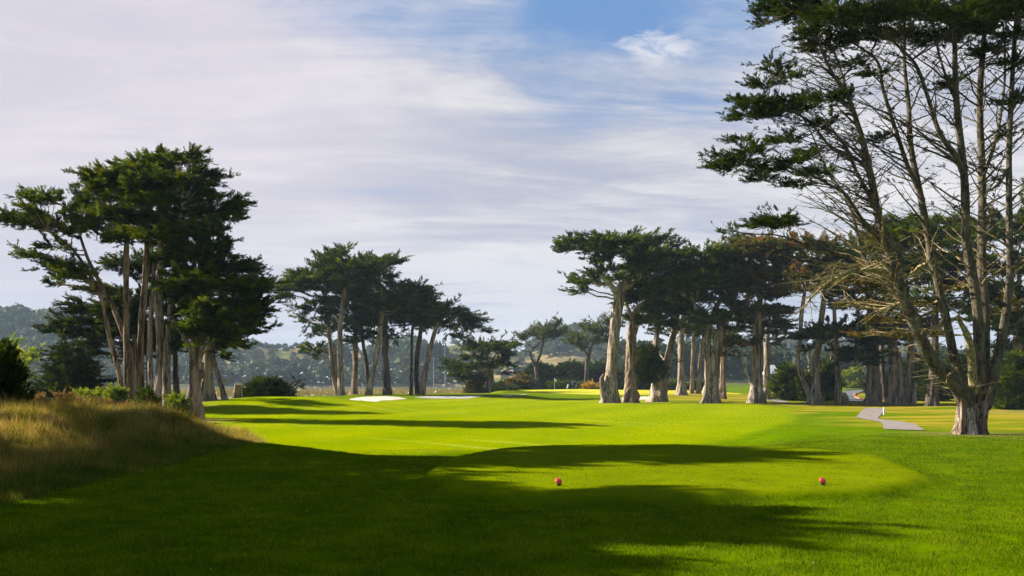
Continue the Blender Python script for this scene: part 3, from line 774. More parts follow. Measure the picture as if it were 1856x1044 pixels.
# ------------------------------------------------------------------ left clump of cypresses
GL = 'cypresses in the left clump'
cypress('cypress_tree', 'many-stemmed cypress at the left end of the left clump with long outstretched arms', 64,
    [([(232, 722, 16), (231, 660, 12), (229, 608, 11), (229, 500, 10), (230, 429, 8), (236, 360, 5)],),
     ([(228, 722, 9), (215, 670, 8), (199, 613, 8), (186, 548, 7), (167, 505, 7), (140, 462, 5), (113, 435, 4), (84, 418, 3)], {'ns': 16, 'dy': (-.4, -1.5)}),
     ([(242, 722, 11), (240, 660, 9), (222, 600, 9), (203, 552, 8), (180, 510, 7), (160, 470, 6), (146, 430, 4)], {'ns': 16, 'dy': (.5, 1.2)}),
     ([(256, 724, 15), (255, 660, 12), (256, 594, 11), (264, 500, 11), (267, 429, 9), (269, 350, 5)], {'dy': (.6, 1)}),
     ([(246, 723, 9), (246, 672, 8), (243, 606, 8)], {'name': 'broken_stem', 'ns': 16})],
    [(24, 392, 22, 5), (52, 398, 26, 7), (20, 376, 14, 4), (74, 352, 22, 6), (86, 362, 18, 7), (80, 380, 22, 6), (100, 408, 26, 8), (122, 420, 24, 8), (138, 350, 22, 11), (124, 375, 24, 10),
     (165, 330, 26, 12), (156, 372, 34, 15), (188, 345, 36, 16), (150, 402, 36, 11), (198, 392, 40, 15), (70, 458, 16, 5), (112, 474, 28, 9), (104, 508, 16, 7), (190, 425, 28, 9), (92, 440, 14, 4), (140, 492, 22, 7)],
    11, GL, LEAF, BARK_W, extra=.7, depth=.6, lean=(-.15, 0, .1))
cypress('cypress_tree', 'tallest cypress of the left clump, three grey stems under a dense dark top', 61,
    [([(286, 752, 22), (289, 690, 16), (291, 635, 14), (288, 540, 14), (291, 480, 12), (294, 402, 9), (296, 330, 6), (310, 290, 3)], {'dy': (0, 0), 'fa': .35}),
     ([(276, 742, 11), (273, 680, 9), (272, 608, 9), (276, 540, 8), (278, 470, 6), (262, 400, 4)], {'ns': 16, 'dy': (.8, 1.5)}),
     ([(305, 750, 17), (302, 700, 13), (302, 662, 13), (304, 620, 10), (307, 581, 9), (314, 500, 8), (318, 440, 6), (330, 370, 4)], {'dy': (-.5, -1)})],
    [(331, 280, 20, 6), (316, 287, 24, 7), (296, 285, 28, 9), (262, 296, 30, 11), (238, 303, 22, 9), (183, 312, 22, 7), (205, 318, 26, 10), (229, 325, 44, 15), (290, 316, 46, 16), (340, 316, 26, 9), (362, 312, 20, 8), (345, 340, 34, 13),
     (372, 350, 14, 5), (265, 352, 52, 18), (412, 362, 20, 7), (397, 380, 28, 9), (335, 380, 46, 16), (256, 388, 54, 16), (300, 420, 50, 16), (410, 392, 14, 5), (240, 420, 36, 12), (330, 452, 36, 14), (338, 282, 14, 4), (352, 304, 16, 5), (374, 318, 10, 4), (422, 362, 10, 4), (300, 350, 50, 16), (310, 470, 34, 14), (205, 335, 24, 8)],
    12, GL, LEAF, BARK, extra=.8, depth=.75, lean=(.12, 0, .08))
cypress('cypress_tree', 'thick-trunked cypress at the right end of the left clump, spreading low to the right', 60,
    [([(353, 753, 24), (353, 700, 19), (353, 651, 18), (358, 581, 14), (361, 520, 11), (366, 460, 8), (380, 410, 4)], {'fa': .5}),
     ([(350, 672, 11), (345, 635, 9), (332, 608, 8), (318, 585, 7), (305, 560, 5)], {'g': False, 'ns': 14, 'fa': 0}),
     ([(358, 668, 10), (366, 636, 8), (376, 616, 6), (384, 600, 4)], {'g': False, 'ns': 14, 'fa': 0, 'mat': DEADW, 'name': 'dead_branch'})],
    [(375, 408, 28, 10), (340, 420, 40, 15), (388, 432, 28, 11), (402, 453, 28, 9), (350, 455, 44, 18), (430, 482, 34, 8), (380, 484, 46, 14), (460, 509, 26, 6), (395, 506, 46, 12), (430, 522, 34, 8), (463, 556, 20, 6),
     (420, 556, 42, 12), (352, 540, 42, 15), (446, 592, 26, 6), (396, 590, 42, 13), (345, 590, 30, 12), (415, 614, 26, 6), (446, 540, 30, 8), (396, 612, 24, 7), (470, 516, 12, 4), (360, 520, 44, 16), (330, 500, 36, 16), (380, 560, 44, 12), (440, 575, 30, 8), (410, 470, 36, 10)],
    13, GL, LEAF, BARK_W, extra=1.1, depth=.8, lean=(.2, 0, 0))
cypress('cypress_tree', 'gnarled pale cypress behind the left clump with leaning limbs', 82,
    [([(374, 722, 30), (376, 690, 20), (377, 651, 16), (384, 625, 13), (396, 600, 8)], {'fl': .3}),
     ([(408, 720, 9), (399, 690, 8), (388, 655, 8), (380, 630, 8), (372, 600, 6)], {'ns': 14, 'name': 'leaning_limb'}),
     ([(341, 722, 9), (347, 700, 8), (356, 680, 7), (366, 655, 6)], {'ns': 12, 'name': 'leaning_limb'}),
     ([(397, 700, 4), (408, 691, 3), (421, 682, 2)], {'g': False, 'ns': 8, 'name': 'dead_branch', 'mat': DEADW})],
    [(385, 612, 30, 8), (410, 600, 22, 6), (360, 600, 26, 9), (392, 628, 12, 4), (345, 585, 24, 8), (400, 640, 8, 3)],
    14, GL, LEAF_D, BARK, extra=.8)
cypress('cypress_tree', 'dark cypress behind the left clump, its low tiers reaching out left', 76,
    [([(321, 722, 12), (318, 680, 9), (316, 635, 8), (300, 590, 7), (280, 560, 5)],), ([(268, 722, 9), (270, 660, 8), (262, 610, 7), (240, 580, 5)],)],
    [(150, 545, 24, 7), (160, 560, 30, 8), (128, 578, 24, 5), (116, 594, 24, 5), (180, 580, 40, 9), (150, 602, 30, 6), (210, 600, 40, 11), (178, 620, 30, 7), (250, 590, 40, 14), (290, 600, 40, 14), (300, 560, 36, 14), (240, 550, 36, 14),
     (330, 560, 30, 14), (200, 560, 30, 9), (190, 636, 18, 4), (320, 620, 22, 8), (200, 520, 24, 9), (250, 500, 26, 10), (260, 530, 44, 12), (310, 520, 40, 14), (230, 470, 34, 10), (280, 470, 36, 12), (225, 575, 36, 10), (270, 620, 36, 10), (170, 520, 24, 7)],
    15, GL, LEAF_D, BARK_D, extra=1.0, depth=.5, lean=(-.15, 0, 0))
bush('young_cypress', 'broad dark young cypress with drooping skirts left of the left clump', 126, 664, 68, 58, 72, 16, LEAF_D, None, 'tree', sub=.7, sl=.6, updir=.0, shape='cone')
bush('dark_shrub', 'nearly black spiky shrub cut by the left edge of the photo', 2, 688, 36, 54, 30, 17, LEAF_D, None, 'shrub', sub=.3, sl=.32, updir=.9)
# broad-leaved trees by the left edge
cypress('broadleaf_tree', 'small tree with a yellow-topped round crown at the left edge', 92, [([(6, 722, 6), (8, 680, 4), (10, 650, 3)], {'ns': 10})], [(6, 626, 22, 8), (14, 640, 18, 8), (-6, 640, 24, 10), (12, 655, 18, 8)], 18, None, LEAF_Y, BARK_D, sub=.7, sl=.5, updir=.5, extra=1)
cypress('broadleaf_tree', 'small thin-stemmed tree with yellow-green tufts next to the dark young cypress', 88, [([(44, 722, 5), (42, 680, 4), (46, 650, 3)], {'ns': 10})], [(50, 640, 16, 6), (40, 652, 18, 6), (58, 650, 12, 6), (34, 668, 14, 8), (50, 690, 16, 10), (30, 700, 14, 10)], 19, None, LEAF_Y, BARK_D, sub=.65, sl=.45, updir=.5, extra=1)
for k, (px, py, rx, ry, d, lf, lab) in enumerate([
    (60, 724, 32, 5, 47, LEAF_B, 'rusty bramble at the left end of the row on the mound top'), (115, 722, 34, 6, 49, LEAF_B, 'rusty brown bramble in front of the dark young cypress'),
    (232, 742, 30, 6, 52, LEAF_B, 'reddish bramble under the stems of the left clump'), (175, 732, 34, 6, 50, LEAF_B, 'brown bramble between the yellow bushes'),
    (150, 719, 22, 8, 56, LEAF_Y, 'low yellow-green bush in front of the dark young cypress'), (210, 717, 20, 14, 58, LEAF_Y, 'upright yellow-green bush left of the leftmost stems'),
    (322, 737, 15, 20, 56, LEAF_Y, 'bright green bush between the two right trunks of the left clump'), (266, 728, 20, 22, 57, LEAF, 'dark leafy bush at the foot of the middle stems'),
    (290, 752, 40, 6, 50, LEAF_B, 'low brown bramble along the mound edge below the left clump'), (180, 716, 12, 8, 60, LEAF_Y, 'small yellow bush behind the brambles')]):
    bush('bramble' if lf is LEAF_B else 'bush', lab, px, py, rx, ry, d, 30 + k, lf, 'bushes along the top of the mound', 'bramble' if lf is LEAF_B else 'bush', sub=.26 if lf is LEAF_B else .32, sl=.16 if lf is LEAF_B else .22, updir=.6, per=14, stem=False)
# stump and dark shrub before the lake
X, dd = (430 - CX) / F * 84, 84
zg = float(h(X, dd)); t = thing('tree_stump', 'sawn brown tree stump standing alone left of the round dark shrub', 'stump', (X, dd, zg))
V_, Q_, L_ = trunk_mesh(np.array([[X, dd, zg - .2, .37], [X + .02, dd, zg + .5, .33], [X + .1, dd, zg + 1.15, .30]]), .15, 18, .12, .25, .5, 5)
mesh_np('stump_trunk', V_, Q_, BARK_W, t, smooth=True)
mb = MB(); a_ = V_[-18:]; mb.add(list(a_) + [a_.mean(0) + np.array([0, 0, .03])], [(i, (i + 1) % 18, 18) for i in range(18)]); mb.build('sawn_top', DEADW, t)
bush('dark_shrub', 'rounded dark green shrub before the lake behind the small green mound', 486, 703, 46, 15, 96, 21, LEAF_D, None, 'shrub', sub=.5, sl=.4, updir=.5)
cypress('fallen_branch', 'dark fallen branch with forked tips beside the rounded shrub', 95, [([(505, 716, 4), (520, 705, 3), (536, 688, 2)], {'ns': 8, 'fa': 0}), ([(512, 716, 4), (530, 708, 3), (545, 698, 2)], {'ns': 8, 'fa': 0}), ([(518, 716, 3), (522, 700, 2), (528, 690, 1.5)], {'ns': 8, 'fa': 0})],
    [(536, 689, 7, 2), (530, 700, 8, 3), (543, 699, 5, 2), (520, 708, 12, 5)], 22, None, LEAF_D, BARK_D, 'branch', sub=.35, sl=.3, extra=.2)

# ------------------------------------------------------------------ centre-left clump beyond the white bunker
GC = 'cypresses in the clump beyond the bunkers'
kw = dict(sub=1.0, sl=.9, per=16, ns=16, step=.6, tpl=TPL, nsub=4)
cypress('cypress_tree', 'leftmost cypress of the clump beyond the bunkers, slim bowed trunk and crown swept left', 136,
    [([(614, 722, 9), (604, 680, 8), (598, 620, 7), (593, 560, 7), (589, 532, 6), (575, 520, 4)],), ([(612, 720, 5), (609, 670, 5), (605, 622, 4)], {'ns': 10})],
    [(530, 532, 24, 5), (527, 519, 20, 5), (556, 508, 34, 7), (560, 494, 32, 8), (575, 520, 34, 8), (540, 512, 20, 6), (551, 553, 18, 4), (569, 561, 26, 6), (560, 573, 16, 4), (578, 597, 14, 5), (573, 628, 18, 7), (567, 640, 10, 5), (592, 540, 24, 8), (590, 575, 20, 6)],
    41, GC, LEAF, BARK_W, depth=.6, lean=(-.15, 0, .05), **kw)
cypress('cypress_tree', 'tallest pale-trunked cypress of the clump beyond the bunkers with a flat top', 134,
    [([(619, 722, 12), (617, 660, 10), (616, 608, 9), (621, 555, 8), (628, 519, 8), (640, 489, 6), (650, 472, 3)],)],
    [(624, 455, 26, 7), (612, 470, 42, 10), (655, 466, 22, 6), (640, 486, 50, 12), (600, 500, 40, 11), (690, 473, 30, 9), (708, 470, 14, 5), (670, 486, 34, 9), (590, 480, 24, 7), (645, 510, 40, 9), (690, 495, 24, 4)],
    42, GC, LEAF, BARK, depth=.7, lean=(.05, 0, .15), **kw)
cypress('cypress_tree', 'straight dark-trunked cypress third from the left in the clump beyond the bunkers', 140,
    [([(642, 720, 11), (644, 650, 9), (645, 578, 8), (648, 530, 6), (655, 500, 4)],)],
    [(640, 540, 34, 12), (625, 560, 34, 9), (616, 590, 34, 7), (655, 575, 34, 8), (660, 600, 34, 7), (650, 520, 30, 9)], 43, GC, LEAF_D, BARK_W, depth=.8, **kw)
cypress('cypress_tree', 'slim cypress leaning left just behind the pale leaning trunk', 139,
    [([(668, 718, 8), (664, 660, 7), (658, 620, 6), (654, 570, 5), (658, 540, 3)],)],
    [(670, 545, 30, 10), (688, 540, 34, 10), (672, 575, 30, 7), (658, 612, 28, 6)], 44, GC, LEAF_D, BARK_D, depth=.8, **kw)
cypress('cypress_tree', 'pale trunk leaning right in the middle of the clump beyond the bunkers', 133,
    [([(668, 720, 11), (676, 675, 9), (685, 632, 9), (693, 564, 8), (702, 535, 5)],)],
    [(693, 516, 28, 8), (716, 526, 42, 12), (702, 545, 44, 12), (670, 552, 26, 9), (735, 550, 30, 9)], 45, GC, LEAF, BARK, depth=.8, **kw)
cypress('cypress_tree', 'thickest dark trunk of the clump beyond the bunkers, upright in its middle', 135,
    [([(702, 719, 15), (699, 670, 12), (698, 623, 11), (699, 564, 10), (708, 535, 6)], {'rag': .4})],
    [(735, 522, 26, 8), (732, 540, 44, 12), (702, 561, 44, 12), (742, 562, 34, 12), (665, 580, 30, 6), (715, 600, 10, 4), (720, 510, 24, 6)], 46, GC, LEAF_D, BARK_D, depth=.9, **kw)
cypress('cypress_tree', 'two dark slim trunks under a drooping crown right of the thickest trunk', 137,
    [([(745, 718, 6), (746, 660, 5), (747, 602, 5), (752, 570, 3)], {'ns': 12}), ([(758, 717, 9), (755, 680, 8), (757, 638, 8), (762, 600, 7), (764, 560, 4)], {'dy': (1, 0)})],
    [(750, 520, 24, 9), (766, 532, 24, 10), (758, 548, 38, 13), (745, 572, 34, 12), (780, 560, 24, 12), (735, 604, 8, 10), (770, 580, 24, 8), (760, 520, 20, 6)], 47, GC, LEAF_D, BARK_D, depth=.8, **kw)
cypress('cypress_tree', 'rightmost cypress of the clump beyond the bunkers, leaning right with a long low branch', 134,
    [([(764, 719, 11), (770, 680, 9), (777, 644, 8), (791, 590, 7), (800, 565, 4)],), ([(818, 586, 3), (826, 600, 2.5), (835, 612, 2)], {'g': False, 'ns': 8, 'fa': 0, 'name': 'hanging_branch'})],
    [(806, 553, 26, 7), (820, 568, 42, 10), (846, 574, 24, 6), (866, 592, 12, 3), (796, 582, 28, 8), (830, 604, 16, 5), (836, 618, 7, 3), (790, 560, 24, 9), (845, 586, 20, 5)], 48, GC, LEAF, BARK_W, depth=.6, lean=(.2, 0, -.05), **kw)
cypress('cypress_tree', 'low spreading cypress with a short thick trunk left of the putting green', 165,
    [([(884, 714, 10), (886, 690, 9), (885, 660, 8), (880, 640, 5)],), ([(890, 700, 6), (893, 685, 5), (890, 660, 4), (900, 640, 3)], {'g': False, 'ns': 10, 'fa': 0})],
    [(860, 614, 14, 4), (898, 618, 20, 7), (917, 624, 12, 5), (880, 626, 32, 8), (912, 636, 18, 7), (864, 644, 26, 8), (826, 652, 20, 3), (836, 662, 24, 6), (872, 660, 32, 9), (852, 678, 28, 8), (917, 656, 12, 4), (905, 672, 10, 3), (868, 690, 16, 8), (905, 648, 18, 6)],
    49, None, LEAF, BARK_W, sub=1.0, sl=.85, ns=14, step=.6)
bush('root_tangle', 'rusty brown root tangle and dead twigs at the foot of the low spreading cypress', 862, 703, 18, 12, 163, 50, LEAF_R, None, 'dead brush', sub=.6, sl=.5)
# pines
cypress('pine_tree', 'open pine forked low into two bare leaning trunks against the sky', 225,
    [([(974, 700, 9), (973, 680, 7), (972, 664, 7), (978, 646, 5), (983, 628, 4), (986, 610, 3)], {'ns': 12}), ([(972, 666, 5), (964, 652, 4), (961, 638, 4), (966, 632, 3), (952, 620, 2)], {'g': False, 'ns': 10, 'fa': 0}), ([(966, 632, 3), (975, 625, 3), (984, 612, 2)], {'g': False, 'ns': 8, 'fa': 0})],
    [(1007, 586, 12, 6), (990, 590, 14, 6), (1015, 600, 9, 5), (1002, 604, 14, 5), (978, 600, 15, 6), (990, 608, 16, 5), (955, 611, 16, 5), (941, 621, 10, 4), (965, 604, 12, 5), (1022, 604, 5, 3), (935, 628, 5, 2)],
    51, 'pines near the putting green', LEAF_P, BARK_D, sub=1.1, sl=1.0, step=1.0, pine=True, updir=.5, extra=.4)
cypress('pine_tree', 'taller pine behind the green, half hidden by the first big cypress', 215,
    [([(1062, 702, 10), (1064, 675, 8), (1064, 657, 8), (1068, 640, 7), (1074, 624, 5), (1086, 608, 4)], {'ns': 12}), ([(1066, 648, 4), (1060, 636, 3), (1052, 622, 3)], {'g': False, 'ns': 8, 'fa': 0})],
    [(1048, 610, 15, 10), (1040, 620, 10, 5), (1074, 594, 18, 10), (1094, 580, 18, 12), (1090, 600, 18, 10), (1059, 629, 12, 5), (1076, 615, 16, 6), (1110, 590, 16, 12), (1100, 615, 14, 6)],
    52, 'pines near the putting green', LEAF_P, BARK_D, sub=1.1, sl=1.0, step=1.0, pine=True, updir=.5, extra=.6)
for k, (px, py, rx, ry, d, lf, lab) in enumerate([
    (978, 684, 36, 26, 232, LEAF_D, 'dark cypress hedge-like bush left of the curved pine'), (1034, 680, 34, 26, 230, LEAF_D, 'dark bush behind the flag on the putting green'), (1088, 682, 32, 26, 232, LEAF_D, 'dark bush behind the first big cypress'),
    (1062, 668, 30, 12, 236, LEAF, 'lighter green cypress tier rising behind the dark bushes'), (903, 706, 16, 9, 196, LEAF_D, 'small dark bush right of the low spreading cypress'), (932, 700, 20, 13, 205, LEAF_R, 'rusty half-dead bush left of the putting green'),
    (950, 694, 14, 12, 212, LEAF_R, 'brown twiggy bush behind the rusty one'), (1012, 700, 26, 6, 212, LEAF, 'low green ground bush behind the flag'), (1052, 700, 12, 5, 212, LEAF_P, 'grey-green low bush beside the golfer'), (1071, 702, 9, 5, 208, LEAF_O, 'small orange bush right of the golfer'),
    (918, 712, 12, 4, 186, LEAF_D, 'low dark scrub at the green edge')]):
    bush('bush', lab, px, py, rx, ry, d, 60 + k, lf, 'bushes behind the putting green', 'bush', sub=.9, sl=.8, updir=.3, stem=False)

# ------------------------------------------------------------------ the row of old cypresses on the right
GR = 'old cypresses in the row on the right'
kw = dict(sub=.85, sl=.78, per=16, step=.35)
cypress('cypress_tree', 'first tall cypress of the right row, smooth pale trunk with a bare limb up left', 104,
    [([(1105, 730, 31), (1106, 700, 25), (1110, 659, 20), (1115, 590, 19), (1122, 545, 20), (1126, 525, 17), (1136, 505, 10), (1143, 484, 7), (1150, 460, 4)], {'ns': 30, 'fa': .35, 'fl': .12, 'fh': .8}),
     ([(1120, 541, 11), (1112, 523, 10), (1100, 511, 8), (1088, 496, 6), (1077, 474, 3)], {'g': False, 'fa': 0, 'name': 'bare_limb', 'mat': DEADW, 'ns': 14}),
     ([(1126, 535, 12), (1140, 517, 10), (1160, 509, 8), (1185, 500, 5)], {'g': False, 'fa': 0, 'ns': 14}),
     ([(1096, 724, 13), (1092, 700, 10), (1091, 686, 7), (1096, 678, 4)], {'g': True, 'rag': 1.2, 'fa': .1, 'ns': 16, 'name': 'broken_stub', 'dy': (-.5, -.3)}),
     ([(1081, 478, 5), (1080, 462, 4), (1072, 448, 3)], {'g': False, 'fa': 0, 'ns': 10})],
    [(1026, 442, 14, 4), (1042, 432, 22, 6), (1066, 432, 26, 7), (1040, 447, 12, 4), (1085, 444, 28, 8), (1107, 432, 38, 8), (1150, 432, 42, 9), (1188, 428, 20, 6), (1213, 438, 15, 5), (1198, 452, 28, 8), (1130, 452, 44, 9), (1170, 462, 40, 10),
     (1054, 503, 14, 4), (1068, 508, 20, 6), (1050, 522, 12, 3), (1066, 520, 14, 4), (1094, 487, 24, 7), (1090, 500, 20, 5), (1145, 478, 44, 9), (1196, 479, 32, 11), (1176, 505, 38, 12), (1100, 465, 24, 6), (1135, 498, 20, 6)],
    71, GR, LEAF, BARK, extra=.9, depth=.7, **kw)
cypress('cypress_tree', 'second trunk of the right row, ragged brown bark, forked near the top', 106,
    [([(1144, 728, 22), (1143, 695, 18), (1143, 659, 17), (1145, 607, 17), (1149, 575, 14), (1153, 560, 9)], {'fl': .3, 'rag': .8, 'fa': .4}), ([(1148, 580, 8), (1140, 562, 7), (1133, 548, 4)], {'g': False, 'fa': 0, 'ns': 12}), ([(1152, 572, 10), (1160, 556, 9), (1171, 545, 6), (1180, 530, 4)], {'g': False, 'fa': 0, 'ns': 12, 'mat': DEADW, 'name': 'bare_limb'})],
    [(1135, 545, 14, 4), (1162, 530, 28, 8), (1176, 552, 32, 10), (1150, 540, 22, 6), (1160, 516, 34, 9), (1185, 572, 24, 8), (1155, 575, 14, 5)],
    72, GR, LEAF, BARK_W, extra=.8, **kw)
forked = cypress('cypress_tree', 'forked third trunk of the right row with a spiky green tuft on its side', 112,
    [([(1194, 723, 28), (1195, 700, 26), (1197, 683, 25), (1190, 655, 14), (1187, 635, 10), (1190, 610, 9), (1195, 590, 7), (1198, 565, 4)], {'fl': .3}), ([(1202, 700, 16), (1206, 672, 14), (1212, 641, 12), (1223, 597, 11), (1229, 566, 8), (1235, 540, 5)], {'g': False, 'fa': 0, 'fl': .2})],
    [(1197, 552, 42, 12), (1222, 540, 38, 12), (1185, 572, 34, 10), (1210, 520, 42, 12), (1240, 560, 30, 10), (1205, 580, 22, 8), (1232, 500, 34, 10), (1250, 530, 30, 10), (1205, 598, 12, 8), (1174, 640, 9, 5), (1172, 652, 13, 6), (1175, 664, 15, 6), (1178, 676, 12, 5)],
    73, GR, LEAF_D, BARK, extra=1.0, **kw)
bush('x', '', 1175, 660, 21, 30, 110.2, 74, LEAF_D, sub=.5, sl=.7, updir=.9, per=12, stem=False, parent=forked, zbase=695, shape='egg')
cypress('cypress_tree', 'mid-distance single trunk between the third and the twin-stemmed trees', 150,
    [([(1235, 709, 17), (1235, 670, 12), (1235, 624, 11), (1236, 590, 8), (1240, 560, 5)],)], [(1236, 560, 26, 10), (1225, 590, 22, 8), (1250, 580, 24, 8), (1240, 530, 30, 10)], 75, GR, LEAF_D, BARK, sub=1.1, sl=1.0)
cypress('cypress_tree', 'pair of thin far trunks seen left of the twin-stemmed tree', 158,
    [([(1254, 706, 8), (1255, 660, 6), (1257, 614, 6), (1258, 580, 4)], {'ns': 12}), ([(1265, 703, 8), (1268, 685, 8), (1269, 655, 6), (1273, 620, 5), (1277, 600, 3)], {'ns': 12})],
    [(1256, 598, 24, 8), (1274, 606, 20, 7), (1262, 575, 26, 9)], 76, GR, LEAF_D, BARK_W, sub=1.1, sl=1.0)
cypress('cypress_tree', 'twin-stemmed massive cypress in the middle of the right row, deeply furrowed', 104,
    [([(1290, 730, 27), (1290, 700, 22), (1293, 668, 20), (1298, 640, 17), (1304, 607, 15), (1310, 590, 12), (1330, 562, 10), (1352, 546, 7), (1368, 530, 4)], {'fl': .3, 'ns': 30, 'fa': .4}), ([(1287, 728, 16), (1284, 690, 13), (1283, 650, 12), (1282, 608, 12), (1290, 580, 9), (1304, 545, 8), (1310, 520, 5)], {'fl': .25, 'dy': (.3, .3)}),
     ([(1270, 575, 6), (1262, 562, 6), (1258, 548, 3)], {'g': False, 'fa': 0, 'ns': 10, 'name': 'broken_stub', 'mat': DEADW})],
    [(1280, 455, 46, 9), (1252, 461, 24, 7), (1318, 458, 30, 9), (1266, 476, 42, 12), (1308, 488, 44, 14), (1258, 503, 42, 12), (1285, 512, 44, 12), (1236, 492, 28, 9), (1306, 536, 36, 7), (1300, 574, 32, 5), (1284, 580, 20, 5), (1232, 512, 26, 8), (1320, 515, 30, 9), (1318, 545, 24, 5), (1330, 475, 26, 10)],
    77, GR, LEAF, BARK, extra=1.0, depth=.8, **kw)
cypress('cypress_tree', 'far trunk just behind the twin-stemmed cypress', 128, [([(1309, 716, 14), (1310, 680, 10), (1311, 640, 9), (1313, 600, 6)],)], [(1313, 600, 20, 8), (1325, 590, 22, 8), (1320, 570, 26, 9)], 78, GR, LEAF_D, BARK_W, sub=1.1, sl=1.0)
cypress('cypress_tree', 'furrowed cypress with a white dead side limb, right of the twin-stemmed tree', 104,
    [([(1372, 732, 25), (1372, 700, 20), (1373, 659, 18), (1373, 620, 18), (1374, 593, 16), (1376, 560, 11), (1380, 520, 7), (1382, 480, 4)], {'fl': .32, 'ns': 30, 'fa': .35}),
     ([(1364, 700, 6), (1357, 684, 5), (1349, 668, 4), (1346, 650, 3), (1344, 638, 2)], {'g': False, 'fa': 0, 'ns': 10, 'name': 'dead_limb', 'mat': DEADW}), ([(1357, 684, 3.5), (1352, 668, 3), (1356, 655, 2)], {'g': False, 'fa': 0, 'ns': 8, 'name': 'dead_limb', 'mat': DEADW})],
    [(1352, 430, 28, 6), (1335, 446, 24, 7), (1378, 438, 36, 9), (1366, 462, 50, 14), (1340, 480, 26, 12), (1398, 450, 34, 10), (1352, 505, 40, 12), (1390, 492, 44, 15), (1380, 522, 44, 13), (1350, 560, 26, 12), (1334, 590, 18, 10), (1336, 614, 18, 12), (1332, 635, 10, 8), (1395, 556, 34, 11), (1398, 590, 22, 10), (1396, 612, 16, 10), (1375, 580, 26, 9), (1402, 524, 30, 10)],
    79, GR, LEAF_R, BARK, extra=1.0, depth=.8, **kw)
cypress('cypress_tree', 'smooth pale trunk close behind the tree with the white dead limb', 122, [([(1389, 722, 14), (1390, 680, 11), (1390, 631, 10), (1392, 600, 6)],)], [(1392, 600, 24, 9), (1400, 580, 28, 9), (1385, 560, 30, 10)], 80, GR, LEAF_D, BARK, sub=1.0, sl=.9)
cypress('cypress_tree', 'slim cypress forked at the base like a V, standing before the conical bushes', 101,
    [([(1475, 735, 27), (1477, 712, 20), (1479, 690, 13), (1480, 664, 12), (1483, 630, 11), (1486, 600, 10), (1494, 540, 9), (1500, 500, 7), (1505, 460, 4)], {'fl': .2, 'fa': .25}), ([(1468, 716, 9), (1461, 700, 9), (1450, 676, 8), (1446, 655, 8), (1450, 610, 7), (1454, 560, 7), (1460, 520, 5)], {'g': False, 'fa': 0})],
    [(1462, 438, 46, 9), (1430, 440, 36, 9), (1490, 445, 40, 11), (1415, 458, 30, 9), (1450, 468, 44, 12), (1490, 478, 40, 13), (1510, 460, 34, 12), (1426, 486, 30, 10), (1468, 500, 34, 10), (1504, 505, 26, 10), (1440, 515, 20, 7)],
    81, GR, LEAF_R, BARK, extra=.9, depth=.9, **kw)
cypress('cypress_tree', 'reddish slim trunk with a basal burl beside the road under a flat dark tier', 100,
    [([(1521, 730, 12), (1519, 700, 9), (1518, 660, 9), (1516, 620, 8), (1513, 585, 7), (1511, 545, 5)], {'fa': .2}), ([(1529, 731, 12), (1530, 722, 13), (1528, 712, 8)], {'fa': 0, 'ns': 14, 'name': 'burl', 'dy': (-.2, -.2)})],
    [(1462, 604, 20, 5), (1480, 602, 28, 7), (1508, 596, 40, 7), (1540, 602, 26, 7), (1555, 618, 24, 9), (1545, 634, 26, 11), (1560, 650, 20, 11), (1575, 640, 18, 10), (1532, 590, 20, 7), (1560, 608, 20, 7)],
    82, GR, LEAF_D, BARK_W, extra=.9, **kw)
cypress('dead_snag', 'pale broken snag behind the V-forked cypress', 118, [([(1508, 716, 9), (1508, 680, 8), (1509, 650, 8), (1510, 622, 9)], {'rag': 1, 'fl': .3, 'mat': DEADW}), ([(1509, 630, 4), (1515, 620, 3), (1516, 612, 2)], {'g': False, 'fa': 0, 'ns': 8, 'name': 'branch_stub', 'mat': DEADW})], [], 83, None, LEAF, DEADW, 'dead tree')
cypress('dead_snag', 'short white snag between the V of the forked cypress', 120, [([(1467, 712, 8), (1468, 690, 7), (1468, 660, 7), (1466, 630, 6)], {'rag': 1, 'fl': .3, 'mat': DEADW})], [(1478, 622, 14, 8), (1465, 628, 12, 6)], 84, None, LEAF_D, DEADW, 'dead tree')
cypress('cypress_tree', 'broad furrowed trunk splitting into three stems right of the road', 101,
    [([(1583, 733, 24), (1582, 700, 21), (1581, 664, 21), (1579, 630, 19), (1578, 600, 13), (1577, 560, 10), (1580, 500, 6)], {'fl': .35, 'ns': 32, 'fa': .3}), ([(1575, 640, 9), (1565, 605, 8), (1556, 575, 7), (1552, 540, 5)], {'g': False, 'fa': 0}), ([(1585, 630, 9), (1587, 600, 8), (1592, 570, 6), (1600, 540, 4)], {'g': False, 'fa': 0, 'mat': DEADW, 'name': 'bare_stem'})],
    [(1515, 508, 34, 10), (1536, 495, 40, 12), (1560, 470, 40, 14), (1548, 525, 36, 12), (1535, 548, 28, 9), (1580, 500, 40, 14), (1600, 478, 44, 14), (1605, 520, 38, 14), (1580, 545, 34, 12), (1566, 575, 20, 9), (1590, 450, 40, 10), (1555, 445, 34, 9), (1620, 545, 30, 12)],
    85, GR, LEAF, BARK, extra=1.0, depth=.9, **kw)
